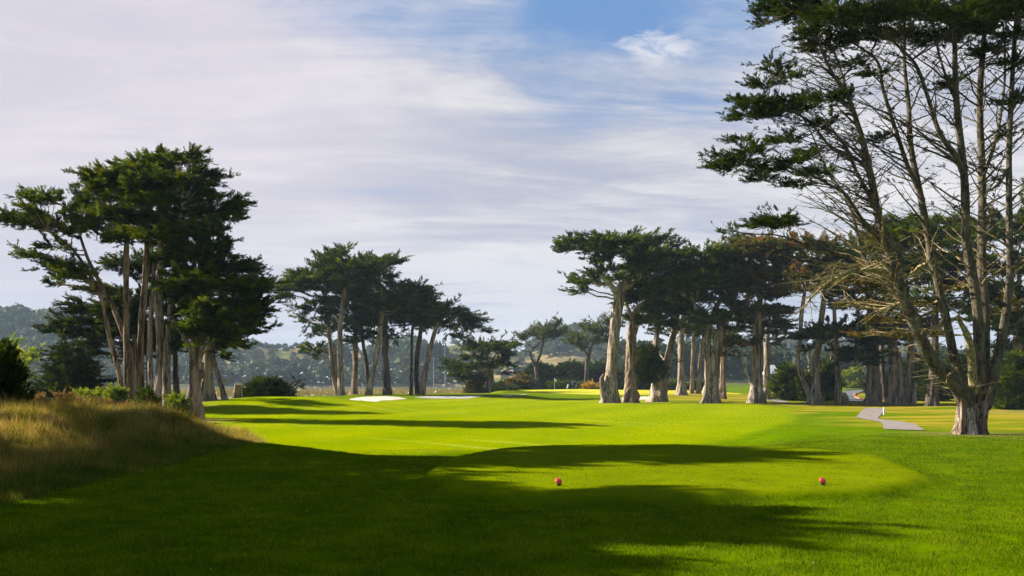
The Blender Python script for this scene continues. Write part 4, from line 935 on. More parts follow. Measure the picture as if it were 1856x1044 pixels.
cypress('cypress_tree', 'widest trunk of the right row, pale folded wood, two broken tops', 100,
    [([(1626, 735, 25), (1625, 700, 22), (1624, 660, 22), (1620, 640, 18), (1616, 620, 13), (1612, 590, 8)], {'fl': .35, 'ns': 34, 'fa': .2}), ([(1646, 734, 16), (1647, 700, 15), (1650, 665, 13), (1651, 640, 12), (1652, 610, 8), (1655, 560, 6)], {'fl': .25, 'fa': .3, 'dy': (.3, .3)}), ([(1655, 731, 9), (1657, 710, 8), (1660, 694, 5)], {'ns': 12, 'name': 'broken_stub', 'mat': DEADW})],
    [(1600, 612, 28, 6), (1625, 606, 28, 7), (1640, 590, 36, 12), (1612, 585, 34, 12), (1660, 575, 34, 14), (1620, 560, 34, 12), (1580, 600, 24, 10), (1650, 545, 34, 14)],
    86, GR, LEAF_R, BARK, extra=.9, depth=.9, gap=.35, **kw)
cypress('cypress_tree', 'dark thin trunk glimpsed behind the two broad trunks', 124, [([(1602, 722, 12), (1600, 680, 9), (1598, 640, 8), (1600, 600, 6)],)], [(1600, 600, 30, 10), (1615, 580, 34, 12), (1590, 575, 26, 10)], 87, GR, LEAF_D, BARK_D, sub=1.0, sl=.9)
kw2 = dict(sub=1.05, sl=.95, per=16, step=.5)
cypress('cypress_tree', 'wide dark flat-topped cypress canopy seen between the bare stems of the nearest tree', 92,
    [([(1690, 738, 20), (1692, 680, 16), (1694, 620, 14), (1696, 540, 10), (1700, 460, 6)],)],
    [(1655, 402, 40, 8), (1700, 396, 44, 9), (1620, 415, 36, 10), (1590, 428, 30, 8), (1680, 420, 54, 14), (1640, 440, 50, 15), (1720, 430, 50, 16), (1690, 465, 56, 18), (1735, 470, 40, 18), (1650, 490, 48, 16), (1715, 510, 46, 18), (1670, 535, 44, 14), (1740, 545, 34, 14)],
    88, GR, LEAF, BARK_D, extra=.9, depth=.8, **kw2)
cypress('cypress_tree', 'dark crown at the right edge behind the nearest tree on stout grey trunks', 88,
    [([(1835, 742, 36), (1836, 715, 30), (1838, 690, 20), (1842, 640, 14), (1846, 560, 10), (1848, 480, 6)], {'fl': .3}), ([(1812, 741, 12), (1808, 690, 9), (1812, 620, 9), (1808, 550, 7)],), ([(1850, 742, 12), (1856, 690, 10), (1860, 600, 9)],)],
    [(1790, 404, 40, 9), (1830, 396, 44, 10), (1870, 392, 40, 12), (1770, 425, 40, 12), (1820, 425, 50, 15), (1865, 430, 44, 18), (1790, 465, 40, 16), (1840, 475, 50, 20), (1800, 515, 44, 18), (1860, 530, 44, 20), (1815, 565, 40, 18), (1862, 590, 40, 20), (1838, 625, 30, 14), (1780, 560, 30, 14), (1880, 480, 40, 20)],
    89, GR, LEAF, BARK, extra=.9, depth=.8, **kw2)
bush('young_tree', 'bushy young tree in front of the stout trunks at the right edge', 1838, 672, 28, 34, 82, 90, LEAF, None, 'shrub', sub=.6, sl=.5, updir=.4)
bush('conical_bush', 'dark conical bush left of the V-forked cypress', 1425, 687, 23, 29, 116, 91, LEAF, 'conical bushes between the right trunks', 'bush', sub=.6, sl=.5, shape='egg', updir=.3)
bush('conical_bush', 'conical bush behind the left stem of the V-forked cypress', 1461, 700, 19, 26, 114, 92, LEAF, 'conical bushes between the right trunks', 'bush', sub=.6, sl=.5, shape='egg', updir=.6)
bush('conical_bush', 'tall spiky conical bush right of the V-forked cypress', 1499, 692, 20, 36, 112, 93, LEAF, 'conical bushes between the right trunks', 'bush', sub=.6, sl=.6, shape='egg', updir=.9)
bush('round_tree', 'dark round tree left of the nearest tree, behind the widest trunk', 1672, 680, 30, 50, 120, 94, LEAF_D, 'dark round trees behind the cart path', 'tree', sub=.8, sl=.7, shape='egg', updir=.2)
bush('round_tree', 'lower dark round tree just left of the nearest trunk', 1702, 690, 26, 38, 112, 95, LEAF_D, 'dark round trees behind the cart path', 'tree', sub=.8, sl=.7, shape='egg', updir=.2)
bush('bush', 'yellow-green bush beyond the road', 1547, 681, 15, 13, 240, 96, LEAF_Y, None, 'bush', sub=1.0, sl=.9)
bush('bush', 'low green bush far behind the mid-distance trunk', 1215, 702, 18, 9, 190, 97, LEAF, None, 'bush', sub=.8, sl=.7)
bush('bush', 'green bush at the far edge behind the thin pair of trunks', 1262, 702, 18, 7, 195, 98, LEAF, None, 'bush', sub=.8, sl=.7)
bush('bush', 'dark bush filling the gap left of the second trunk', 1130, 690, 18, 18, 196, 99, LEAF_D, None, 'bush', sub=.9, sl=.8)
bush('bush', 'dark bush filling the gap right of the second trunk', 1168, 692, 20, 16, 198, 100, LEAF_D, None, 'bush', sub=.9, sl=.8)

for k, (px, py, rx, ry, d, lab) in enumerate([(1742, 684, 34, 46, 128, 'dark round tree right behind the stems of the nearest tree'), (1792, 690, 30, 40, 126, 'dark round tree between the nearest trunk and the right edge'), (1600, 700, 26, 26, 150, 'dark bush between the two broad trunks')]):
    bush('round_tree', lab, px, py, rx, ry, d, 120 + k, LEAF_D, 'dark round trees behind the cart path', 'tree', sub=.85, sl=.75, shape='egg', updir=.2)
# ------------------------------------------------------------------ the near many-stemmed tree at the right
D0 = 33.0
rb = np.random.default_rng(5)
Xb = (1758 - CX) / F * D0; Zb = float(h(Xb, D0))
big = thing('bare_cypress', 'nearest tree at the right, many bare stems rising from one short thick trunk', 'tree', (Xb, D0, Zb))
def near_stem(name, pts, dy, ns=20, fl=.10, fa=0.0, mat=None, seed=0, fh=.8):
    rows = []
    n = len(pts)
    for i, (px, py, w_) in enumerate(pts):
        t = i / (n - 1); dd = D0 + dy[0] + (dy[1] - dy[0]) * t
        rows.append([*P(px, py, dd), w_ * dd / F / 2])
    V, Q, L = trunk_mesh(np.array(rows), .12, ns, fl, fa, fh, 900 + seed, rag=.12)
    mesh_np(name, V, Q, mat or BARK_L, big, smooth=True); return L
# short trunk with buttress folds
TR = [(1757, 800, 46), (1757, 785, 43), (1758, 765, 42), (1760, 745, 44), (1762, 725, 48), (1766, 705, 42)]
L0 = near_stem('trunk', TR, (0, .2), 48, .42, .22, BARK_R, 1, .5)
near_stem('trunk_fold', [(1742, 796, 18), (1745, 760, 16), (1745, 730, 18), (1738, 705, 20)], (-.35, -.3), 24, .4, .2, BARK_R, 2, .4)
near_stem('trunk_fold', [(1762, 798, 20), (1760, 775, 15), (1758, 755, 12), (1755, 725, 9)], (-.5, -.35), 24, .35, .35, DEADW, 3, .3)
near_stem('trunk_fold', [(1775, 796, 18), (1778, 760, 16), (1783, 730, 20), (1790, 700, 18)], (-.2, -.1), 24, .4, .2, BARK_R, 4, .4)
S = []
S.append(near_stem('stem', [(1752, 735, 30), (1741, 707, 30), (1722, 684, 26), (1698, 664, 24), (1682, 640, 23), (1662, 596, 21), (1640, 541, 20), (1619, 486, 18), (1610, 441, 16), (1592, 391, 14), (1569, 276, 11), (1537, 175, 8), (1509, 133, 6), (1481, 69, 4), (1466, 0, 3)], (-.2, -2.2), seed=5))
S.append(near_stem('stem', [(1762, 720, 18), (1744, 691, 18), (1731, 655, 16), (1717, 587, 15), (1706, 540, 15), (1698, 504, 14), (1688, 470, 14), (1684, 436, 13), (1670, 363, 12), (1651, 266, 10), (1647, 193, 8), (1640, 120, 6), (1640, 40, 4), (1642, -60, 3)], (.2, 1.2), seed=6))
S.append(near_stem('stem', [(1770, 730, 24), (1775, 690, 21), (1775, 652, 21), (1772, 572, 18), (1763, 500, 17), (1752, 436, 16), (1748, 322, 14), (1734, 184, 11), (1730, 60, 8), (1728, -60, 5)], (0, -.6), seed=7))
S.append(near_stem('stem', [(1780, 720, 20), (1784, 660, 18), (1785, 572, 17), (1779, 480, 16), (1780, 436, 15), (1780, 322, 13), (1776, 184, 11), (1784, 60, 9), (1792, -60, 6)], (.5, 1.6), seed=8))
S.append(near_stem('stem', [(1783, 740, 24), (1797, 700, 20), (1806, 658, 17), (1815, 615, 16), (1821, 581, 15), (1828, 530, 14), (1832, 480, 13), (1830, 436, 12), (1829, 276, 10), (1835, 138, 8), (1844, 0, 6), (1848, -60, 5)], (.1, .2), seed=9))
S.append(near_stem('broken_stem', [(1766, 712, 16), (1762, 670, 15), (1760, 635, 14), (1752, 605, 11), (1741, 585, 8), (1736, 572, 6)], (-.3, -.8), seed=10, mat=TWIG_Y))
# second order limbs drawn from the photograph
S.append(near_stem('stem', [(1748, 322, 10), (1734, 285, 10), (1712, 255, 9), (1697, 225, 8), (1680, 170, 7), (1661, 120, 6), (1635, 90, 5), (1610, 69, 4), (1575, 45, 3), (1546, 28, 2)], (-.4, -2.0), 12, seed=11))
S.append(near_stem('stem', [(1664, 340, 9), (1645, 300, 8), (1625, 240, 7), (1600, 160, 6), (1592, 115, 5), (1565, 90, 4), (1530, 70, 3), (1500, 60, 2)], (.7, 0), 12, seed=12))
S.append(near_stem('stem', [(1608, 455, 10), (1585, 420, 9), (1564, 400, 8), (1546, 372, 7), (1530, 350, 6), (1509, 338, 5), (1480, 322, 4), (1454, 312, 4), (1420, 302, 3), (1385, 299, 2.5), (1345, 298, 2), (1305, 296, 1.5)], (-1.4, -3.5), 10, seed=13))
S.append(near_stem('stem', [(1574, 310, 7), (1555, 290, 6), (1530, 277, 6), (1505, 266, 5), (1480, 235, 4), (1454, 211, 4), (1421, 197, 3), (1380, 190, 2.5), (1340, 186, 2)], (-1.5, .5), 10, seed=14))
S.append(near_stem('stem', [(1590, 385, 8), (1573, 350, 7), (1552, 310, 6), (1541, 285, 6), (1527, 257, 5), (1505, 235, 4), (1477, 228, 3), (1440, 222, 2)], (-1.6, -.4), 10, seed=15))
S.append(near_stem('stem', [(1660, 600, 8), (1620, 530, 8), (1590, 500, 7), (1564, 460, 7), (1546, 391, 6), (1530, 350, 5), (1518, 335, 4), (1490, 290, 3), (1470, 240, 2.5), (1440, 190, 2)], (-.8, 1.5), 12, seed=16))
S.append(near_stem('stem', [(1560, 470, 6), (1530, 463, 5), (1500, 458, 5), (1470, 450, 4), (1440, 435, 3), (1400, 425, 2.5), (1360, 424, 2), (1322, 418, 1.5)], (1, 2.5), 10, seed=17))
S.append(near_stem('stem', [(1630, 520, 9), (1605, 496, 8), (1576, 489, 7), (1545, 492, 6), (1527, 498, 6), (1496, 517, 5), (1472, 538, 4), (1455, 560, 3)], (-1, -2.5), 10, seed=18, mat=TWIG_Y))
S.append(near_stem('stem', [(1537, 175, 5), (1525, 130, 4), (1510, 90, 4), (1490, 50, 3), (1470, 25, 2), (1440, 15, 2)], (-1.9, -.6), 10, seed=19))
S.append(near_stem('stem', [(1735, 190, 6), (1715, 140, 5), (1700, 90, 4), (1690, 30, 4), (1680, -40, 3)], (-.5, .8), 10, seed=20))
S.append(near_stem('stem', [(1830, 300, 7), (1812, 330, 6), (1795, 345, 4)], (.1, .4), 10, seed=21))
S.append(near_stem('stem', [(1779, 330, 6), (1800, 270, 6), (1815, 200, 5), (1822, 120, 4), (1818, 40, 3)], (1, 2), 10, seed=22))
S.append(near_stem('stem', [(1834, 200, 6), (1856, 160, 5), (1880, 100, 4), (1900, 20, 3)], (.1, -1), 10, seed=23))
S.append(near_stem('stem', [(1640, 545, 6), (1600, 560, 5), (1565, 555, 4), (1530, 545, 3)], (-1, .6), 10, seed=24, mat=TWIG_Y))

# bare side branches and twigs grown off the stems
def grow(stems, spacing, lo, hi, drop, seed, zmin, k=7, r0=.30, left=.0, up=(.15, .6)):
    r = np.random.default_rng(seed); PT, RD = [], []
    for L, side, zm in stems:
        s = np.concatenate([[0], np.cumsum(np.linalg.norm(np.diff(L[:, :3], axis=0), axis=1))])
        q = r.uniform(0, spacing)
        while q < s[-1]:
            i = min(len(L) - 1, int(np.searchsorted(s, q))); q += spacing * r.uniform(.5, 1.5)
            if L[i, 2] < zm: continue
            t = L[min(i + 2, len(L) - 1), :3] - L[max(i - 2, 0), :3]; t = t / (np.linalg.norm(t) + 1e-9)
            a = r.uniform(0, 2 * np.pi); o = np.array([math.cos(a) + side, math.sin(a) * .9, 0.0]); o /= np.linalg.norm(o)
            dirv = o + np.array([0, 0, r.uniform(*up)]) + t * .5; dirv /= np.linalg.norm(dirv)
            ln_ = r.uniform(lo, hi) * (.22 + .78 * min(1, L[i, 3] / .08))
            u = np.linspace(0, 1, k)[:, None]
            bend = np.array([0, 0, drop]) * ln_ + r.normal(size=3) * .10 * ln_
            p = L[i, :3] + dirv * u * ln_ + bend * (u ** 2) + np.cumsum(r.normal(size=(k, 3)) * .012 * ln_, axis=0)
            rr = min(L[i, 3] * .45, .010 + ln_ * .010)
            PT.append(p); RD.append(np.linspace(rr, .006, k))
    return np.array(PT), np.array(RD)
side = [-1.2, -.9, -.6, -.1, .3, -.5, -.7, -.5, -.9, -.9, -.8, -.7, -.9, -.8, -.9, -.3, -.5, .3, .8, -.6]
zz = [4.8, 4.4, 4.2, 4.6, 4.2, 9.6] + [4.0] * 30
prim = [(L, sd, z) for L, sd, z in zip(S, side + [0] * 10, zz)]
P1, R1 = grow(prim, .25, 1.1, 3.1, .06, 1, 3.0, up=(-.12, .42))
_px = P1[:, :, 0] / P1[:, :, 1] * F + CX; _pz = HY - (P1[:, :, 2] - CAMZ) / P1[:, :, 1] * F
ok = (_px.min(1) > 1300) & ~((_px.min(1) < 1345) & (_pz[:, -1] < 250)); P1, R1 = P1[ok], R1[ok]
sec = [(np.hstack([p, r[:, None]]), -.25, 0) for p, r in zip(P1, R1)]
P2, R2 = grow(sec, .25, .4, 1.3, .03, 2, 0, k=5, up=(-.15, .4))
ter = [(np.hstack([p, r[:, None]]), -.1, 0) for p, r in zip(P2, R2)]
P3, R3 = grow(ter, .28, .2, .55, .0, 3, 0, k=4, up=(-.15, .4))
_s18 = [q for q in S if abs(q[-1, 0] - P(1455, 560, D0 - 2.5)[0]) < .5 or abs(q[-1, 0] - P(1530, 545, D0 + .6)[0]) < .5]
PX_, RX_ = grow([(q, -.6, 0) for q in _s18], .07, .5, 1.5, -.12, 9, 0, k=7, up=(-.35, .3))
PY_, RY_ = grow([(np.hstack([p, r[:, None]]), -.4, 0) for p, r in zip(PX_, RX_)], .16, .2, .6, -.05, 10, 0, k=5, up=(-.3, .3))
P1 = np.concatenate([P1, PX_]); R1 = np.concatenate([R1, RX_]); P2 = np.concatenate([P2, PY_]); R2 = np.concatenate([R2, RY_])
print('near tree twigs', len(P1), len(P2), len(P3))
# tint: lower ones carry pale lichen
def tw_obj(name, Pt, Rd, mat, ns):
    V, Q = batch_tubes(Pt, Rd, ns); return mesh_np(name, V, Q, mat, big, smooth=True)
low = P1[:, 0, 2] < 6.2
tw_obj('branches', P1[~low], R1[~low], BARK_L, 6); tw_obj('lichened_branches', P1[low], R1[low], TWIG_Y, 6)
low2 = P2[:, 0, 2] < 6.0
tw_obj('twigs', P2[~low2], R2[~low2], TWIG, 3); tw_obj('lichened_twigs', P2[low2], R2[low2], TWIG_Y, 3)
tw_obj('twiglets', P3, R3 * 1.0, TWIG, 3)
# foliage pads at the tips and along the top
NP = [(1385, 150, 30, 7), (1450, 195, 30, 7), (1500, 215, 26, 6), (1420, 250, 30, 6), (1450, 330, 26, 6), (1380, 320, 24, 5), (1545, 165, 24, 6), (1590, 130, 26, 6), (1640, 60, 40, 12), (1700, 70, 40, 10), (1790, 90, 36, 10), (1840, 110, 30, 10), (1600, 250, 20, 5), (1725, 150, 26, 6), (1420, 188, 56, 9), (1366, 185, 32, 6), (1352, 208, 34, 5), (1395, 205, 30, 5), (1336, 178, 18, 5), (1340, 294, 40, 8), (1310, 298, 22, 5), (1362, 270, 36, 6), (1395, 303, 36, 5), (1345, 250, 22, 5), (1310, 278, 18, 5), (1410, 122, 26, 9), (1432, 138, 26, 8), (1395, 112, 16, 5),
      (1400, 14, 32, 10), (1450, 20, 56, 14), (1520, 30, 60, 14), (1570, 24, 60, 17), (1388, 38, 18, 6), (1470, 60, 30, 8), (1500, 78, 46, 10), (1560, 60, 44, 10), (1620, 20, 50, 18), (1680, 18, 56, 18), (1750, 24, 70, 16), (1800, 10, 60, 20), (1850, 20, 50, 18), (1840, 60, 34, 10), (1762, 50, 50, 8),
      (1404, 398, 44, 8), (1380, 406, 24, 5), (1316, 417, 10, 3), (1430, 404, 28, 6), (1500, 178, 36, 8), (1545, 112, 30, 7), (1460, 175, 24, 8), (1440, 290, 30, 7), (1480, 310, 36, 7), (1470, 275, 24, 6), (1835, 180, 26, 8), (1830, 240, 20, 8),
      (1500, -30, 90, 18), (1600, -40, 100, 24), (1700, -50, 110, 28), (1800, -50, 100, 28), (1880, -20, 60, 30), (1440, -12, 60, 12), (1650, -110, 120, 26), (1760, -130, 120, 28), (1840, -100, 90, 30)]
W = []; AS = np.concatenate([q[:, :4] for q in S])
for (px, py, rx, ry) in NP:
    c0 = P(px, py, D0); qx = AS[:, 0] * D0 / AS[:, 1]; qz = CAMZ + (AS[:, 2] - CAMZ) * D0 / AS[:, 1]
    jn = int(np.argmin(np.hypot(qx - c0[0], qz - c0[2]) + .15 * np.maximum(0, qz - c0[2]))); D1 = AS[jn, 1]
    for rep in range(2 if py > 60 else 3):
        dy = rb.uniform(-1.8, 1.8) if rep else rb.uniform(-.8, .8)
        f = 1 if rep == 0 else rb.uniform(.6, .9)
        dd = D1 + dy * (1.6 if py < 60 else .55)
        W.append([*P(px + (rb.uniform(-.3, .3) * rx if rep else 0), py, dd), rx * f * dd / F, rx * f * dd / F * .85, ry * dd / F])
W = np.array(W)
ps, ds, ls, ts, subs = pads_to_sprays(W, rb, .24, 14, .20, .2, (-.3, 0, .0), 1.5, .22, None)
Vn, Tn, tt = sprays_mesh(ps, ds, ls, ts, TPL, rb)
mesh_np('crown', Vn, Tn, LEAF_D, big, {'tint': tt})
Vn, Qn = limbs_for(W, [s for s in S], rb, .010, subs, 6, .008, .0, .25)
mesh_np('limbs', Vn, Qn, BARK_L, big, smooth=True)
W2 = []
for (px, py, rx, ry) in [(1600, 520, 40, 12), (1640, 498, 36, 12), (1680, 552, 40, 14), (1610, 575, 40, 12), (1565, 545, 34, 9), (1700, 600, 30, 12), (1650, 605, 30, 10), (1580, 600, 30, 9), (1590, 480, 40, 10), (1540, 505, 36, 8), (1810, 560, 30, 14), (1730, 520, 30, 14), (1850, 540, 26, 16)]:
    dd = D0 + rb.uniform(.5, 3.0); W2.append([*P(px, py, dd), rx * dd / F, rx * dd / F, ry * dd / F])
W2 = np.array(W2)
ps, ds, ls, ts, subs2 = pads_to_sprays(W2, rb, .26, 9, .22, .1, (-.2, 0, 0), 1.3, .35, None)
Vn, Tn, tt = sprays_mesh(ps, ds, ls, ts, TPL, rb)
mesh_np('brown_foliage', Vn, Tn, LEAF_R, big, {'tint': tt})
Vn, Qn = limbs_for(W2, [s for s in S], rb, .012, subs2, 14, .010, .0, .4)
mesh_np('inner_limbs', Vn, Qn, TWIG_Y, big, smooth=True)
# sparse rusty needles on the bare twigs
hi3 = np.nonzero((P3[:, 0, 2] > 7.0))[0]; m_ = rb.permutation(hi3)[:int(len(hi3) * .22)]
Vn, Tn, tt = sprays_mesh(P3[m_, -1] - .6 * (P3[m_, -1] - P3[m_, 0]), P3[m_, -1] - P3[m_, 0], np.full(len(m_), .24), rb.uniform(.1, .7, len(m_)), TPL, rb)
mesh_np('scattered_foliage', Vn, Tn, LEAF_D, big, {'tint': tt})
m_ = rb.permutation(len(P3))[:int(len(P3) * .16)]
ps = P3[m_, -1] ; ds = P3[m_, -1] - P3[m_, 0]
Vn, Tn, tt = sprays_mesh(ps, ds, np.full(len(ps), .16), rb.uniform(.3, 1, len(ps)), TPL_LO, rb)
mesh_np('dry_needles', Vn, Tn, LEAF_R, big, {'tint': tt})
# ------------------------------------------------------------------ cypresses out of frame on the left that shade the lawn
rs = np.random.default_rng(77)
def side_cypress(x, y, H, R, seed, label):
    r = np.random.default_rng(seed); zg = float(h(x, y))
    t = thing('cypress_tree', label, 'tree', (x, y, zg), 'cypresses beside the lawn on the left')
    ln_ = np.array([[x, y, zg - .1, .45], [x + .2, y, zg + H * .3, .36], [x - .1, y + .2, zg + H * .65, .25], [x, y, zg + H * .9, .1]])
    V, Q, L = trunk_mesh(ln_, .4, 16, .2, .5, 1, seed); mesh_np('trunk', V, Q, BARK, t, smooth=True)
    rows = []
    for k in range(26):
        f = r.uniform(.52, 1); th = r.uniform(0, 6.28); q = r.uniform(.1, .75) * R * (1 - .5 * max(0, f - .8) / .2)
        rows.append([x + q * math.cos(th), y + q * math.sin(th), zg + H * f, R * r.uniform(.3, .5), R * r.uniform(.3, .5), .6])
    W_ = np.array(rows)
    ps, ds, ls, ts, subs = pads_to_sprays(W_, r, .8, 14, .8, .2, (0, 0, 0), 1, 0, np.array([x, y, zg + H * .6]))
    V, T, tt = sprays_mesh(ps, ds, ls, ts, TPL, r); mesh_np('crown', V, T, LEAF, t, {'tint': tt})
    V, Q = limbs_for(W_, [L], r); mesh_np('limbs', V, Q, BARK, t, smooth=True)
for k, (x_, y_, H_, R_, lb) in enumerate([
    (-21.5, 31.0, 17.0, 4.0, 'tall cypress just outside the left edge level with the far side of the mound'), (-18.5, 26.3, 12.3, 2.6, 'cypress outside the left edge beside the mound'),
    (-16.5, 18.7, 12.6, 2.5, 'cypress outside the left edge beside the near lawn'), (-14.5, 14.6, 9.3, 3.2, 'shorter cypress outside the left edge near the tee'),
    (-20.5, 21.7, 11.6, 3.8, 'cypress outside the left edge behind the first row'), (-11.5, 10.5, 7.0, 2.8, 'low young cypress left of where the photo is taken')]):
    side_cypress(x_, y_, H_, R_, 300 + k, lb)

# ------------------------------------------------------------------ tee markers
def tee_marker(px, py, label):
    p = hit(px, py, 10, 30); s = 1.0
    t = thing('tee_marker', label, 'tee marker', p, 'red tee markers')
    mb = MB(); n = 20; tilt = math.radians(34); rings = [(0.0, .024), (.022, .022), (.040, .014), (.052, .0)]
    def pt(r_, a, hh):       # disc facing up towards the golfer, tilted
        u = np.array([math.cos(a) * r_, math.sin(a) * r_, hh])
        y_, z_ = u[1] * math.cos(tilt) - u[2] * math.sin(tilt) * 1, u[1] * math.sin(tilt) + u[2] * math.cos(tilt)
        x2, z2 = u[0] * math.cos(.32) + z_ * math.sin(.32), -u[0] * math.sin(.32) + z_ * math.cos(.32)
        return p + np.array([x2, y_, z2 + .072]) 
    prof = [(.0, -.022), (.040, -.020), (.055, -.008), (.056, .004), (.048, .014), (.030, .020), (.012, .022), (.0, .0225)]
    V = []; Fc = []
    for r_, hh in prof: V += [pt(r_, 2 * math.pi * i / n, hh) for i in range(n)]
    for j in range(len(prof) - 1):
        for i in range(n): Fc.append((j * n + i, j * n + (i + 1) % n, (j + 1) * n + (i + 1) % n, (j + 1) * n + i))
    mb.add(V, Fc); mb.build('marker_head', M_RED, t, True)
    mb = MB(); mb.tube([p + np.array([0, .0, -.05]), p + np.array([.004, .0, .02]), p + np.array([.010, .004, .045])], [.012, .034, .046], 12); mb.build('marker_base', M_BLACK, t, True)
tee_marker(1012.5, 881, 'red tee marker in the shaded part of the tee, left of the pair')
tee_marker(1491, 880, 'red tee marker on the sunlit part of the tee, right of the pair')

# white stake by the path
p = hit(1602, 752); t = thing('distance_post', 'short white post beside the cart path', 'post', p)
mb = MB(); mb.box(p + np.array([0, 0, .22]), (.075, .075, .54)); mb.build('post', M_WHITE, t)
mb = MB(); mb.box(p + np.array([0, 0, .51]), (.075, .075, .04), 0, .4); mb.box(p + np.array([.06, 0, .30]), (.05, .03, .16)); mb.build('post_cap', M_WHITE, t)

# flag on the green
p = np.array([(1005 - CX) / F * 186, 186, 0.]); p[2] = float(h(p[0], p[1]))
t = thing('golf_flag', 'white golf flag on its thin pole at the back of the putting green', 'flag', p)
mb = MB(); mb.tube([p, p + np.array([0, 0, 2.3])], [.02, .015], 8); mb.build('pole', M_WHITE, t)
mb = MB(); V = []
for i in range(7):
    u = i / 6; V += [p + np.array([.015 + u * .42, .05 * math.sin(u * 6), 2.28 - .55 * u]), p + np.array([.015 + u * .42, .05 * math.sin(u * 6 + .4), 1.85 - .28 * u - .02])]
mb.add(V + [v + np.array([0, .012, 0]) for v in V], [(2 * i, 2 * i + 2, 2 * i + 3, 2 * i + 1) for i in range(6)] + [(14 + 2 * i + 1, 14 + 2 * i + 3, 14 + 2 * i + 2, 14 + 2 * i) for i in range(6)] + [(0, 14, 16, 2), (12, 13, 27, 26)])
mb.build('flag_cloth', M_WHITE, t)

# golfer and push carts behind the green
def golfer(px, d, label):
    x0 = (px - CX) / F * d; z0 = float(h(x0, d)); o = thing('person', label, 'person', (x0, d, z0))
    J = [((0, 0, .98), .135), ((0, 0, 1.16), .13), ((0, .02, 1.34), .15), ((0, .01, 1.47), .07), ((0, -.01, 1.56), .065), ((0, -.02, 1.66), .10), ((0, -.02, 1.76), .075),
         ((-.10, 0, .90), .10), ((-.13, -.02, .50), .065), ((-.14, .02, .10), .045), ((-.15, -.14, .04), .04), ((.10, 0, .90), .10), ((.14, -.04, .50), .065), ((.16, .03, .10), .045), ((.18, -.12, .04), .04),
         ((-.19, .01, 1.40), .065), ((-.25, -.04, 1.14), .048), ((-.16, -.22, .98), .035), ((-.10, -.30, .95), .03), ((.19, .01, 1.40), .065), ((.27, -.02, 1.14), .048), ((.24, -.16, .94), .035), ((.22, -.22, .88), .03)]
    E = [(0, 1), (1, 2), (2, 3), (3, 4), (4, 5), (5, 6), (0, 7), (7, 8), (8, 9), (9, 10), (0, 11), (11, 12), (12, 13), (13, 14), (2, 15), (15, 16), (16, 17), (17, 18), (2, 19), (19, 20), (20, 21), (21, 22)]
    me = bpy.data.meshes.new('body'); me.from_pydata([j[0] for j in J], E, [])
    b = bpy.data.objects.new('body', me); COL.objects.link(b); b.parent = o
    md = b.modifiers.new('s', 'SKIN'); me.skin_vertices  # radii
    for v, j in zip(me.skin_vertices[0].data, J): v.radius = (j[1], j[1])
    me.skin_vertices[0].data[0].use_root = True
    b.modifiers.new('d', 'SUBSURF').levels = 1; b.modifiers['d'].render_levels = 1
    m_, nt_, ns_, ln_ = mat_new('golfer_clothes'); tc_ = nd(ns_, 'ShaderNodeTexCoord'); sp_ = nd(ns_, 'ShaderNodeSeparateXYZ'); ln_.new(tc_.outputs['Object'], sp_.inputs[0])
    r_ = ramp(ns_, [(0, (.02, .02, .02)), (.04, (.03, .035, .07)), (.50, (.05, .07, .16)), (.80, (.45, .28, .2)), (.88, (.03, .04, .10))], 'CONSTANT'); ln_.new(math_(ns_, ln_, 'DIVIDE', sp_.outputs['Z'], 1.9), r_.inputs[0])
    d_ = nd(ns_, 'ShaderNodeBsdfPrincipled'); ln_.new(r_.outputs[0], d_.inputs['Base Color']); d_.inputs['Roughness'].default_value = .8; out_surf(ns_, ln_, d_.outputs[0])
    me.materials.append(m_)
golfer(1038.5, 204, 'golfer in dark blue standing behind the putting green between two push carts')
M_BAG = plain('golf_bag', (.55, .57, .6), .6, .2, 10); M_BAGD = plain('dark_bag', (.03, .035, .05), .6, .2, 10)
for px, mt, lb in ((1029, M_BAG, 'golf push cart with a pale bag, left of the golfer'), (1045, M_BAGD, 'golf push cart with a dark bag, right of the golfer')):
    d_ = 203; x0 = (px - CX) / F * d_; z0 = float(h(x0, d_)); p = np.array([x0, d_, z0]); t = thing('push_cart', lb, 'golf cart', p, 'golf push carts behind the green')
    mb = MB(); mb.tube([p + np.array([-.1, 0, .22]), p + np.array([.05, .05, .75]), p + np.array([.12, .08, 1.05])], [.13, .14, .16], 12); mb.build('bag', mt, t, True)
    mb = MB()
    for q in range(5): mb.tube([p + np.array([.10, .08, 1.0]), p + np.array([.13 + .03 * q, .02 + .03 * q, 1.22 + .02 * (q % 3)])], [.012, .03], 6)
    mb.build('clubs', M_BAGD, t)
    for sx in (-.33, .33):
        mb = MB(); ring = [p + np.array([sx, .15 * math.cos(a) + .05, .16 + .15 * math.sin(a)]) for a in np.linspace(0, 2 * math.pi, 17)]
        mb.tube(ring, [.02] * 17, 6, False); mb.build('wheel', M_BLACK, t)
    mb = MB(); mb.tube([p + np.array([-.33, .05, .16]), p + np.array([.33, .05, .16])], [.015, .015], 6); mb.tube([p + np.array([0, .05, .16]), p + np.array([-.25, -.3, 1.0])], [.018, .015], 6); mb.build('frame', M_BLACK, t)

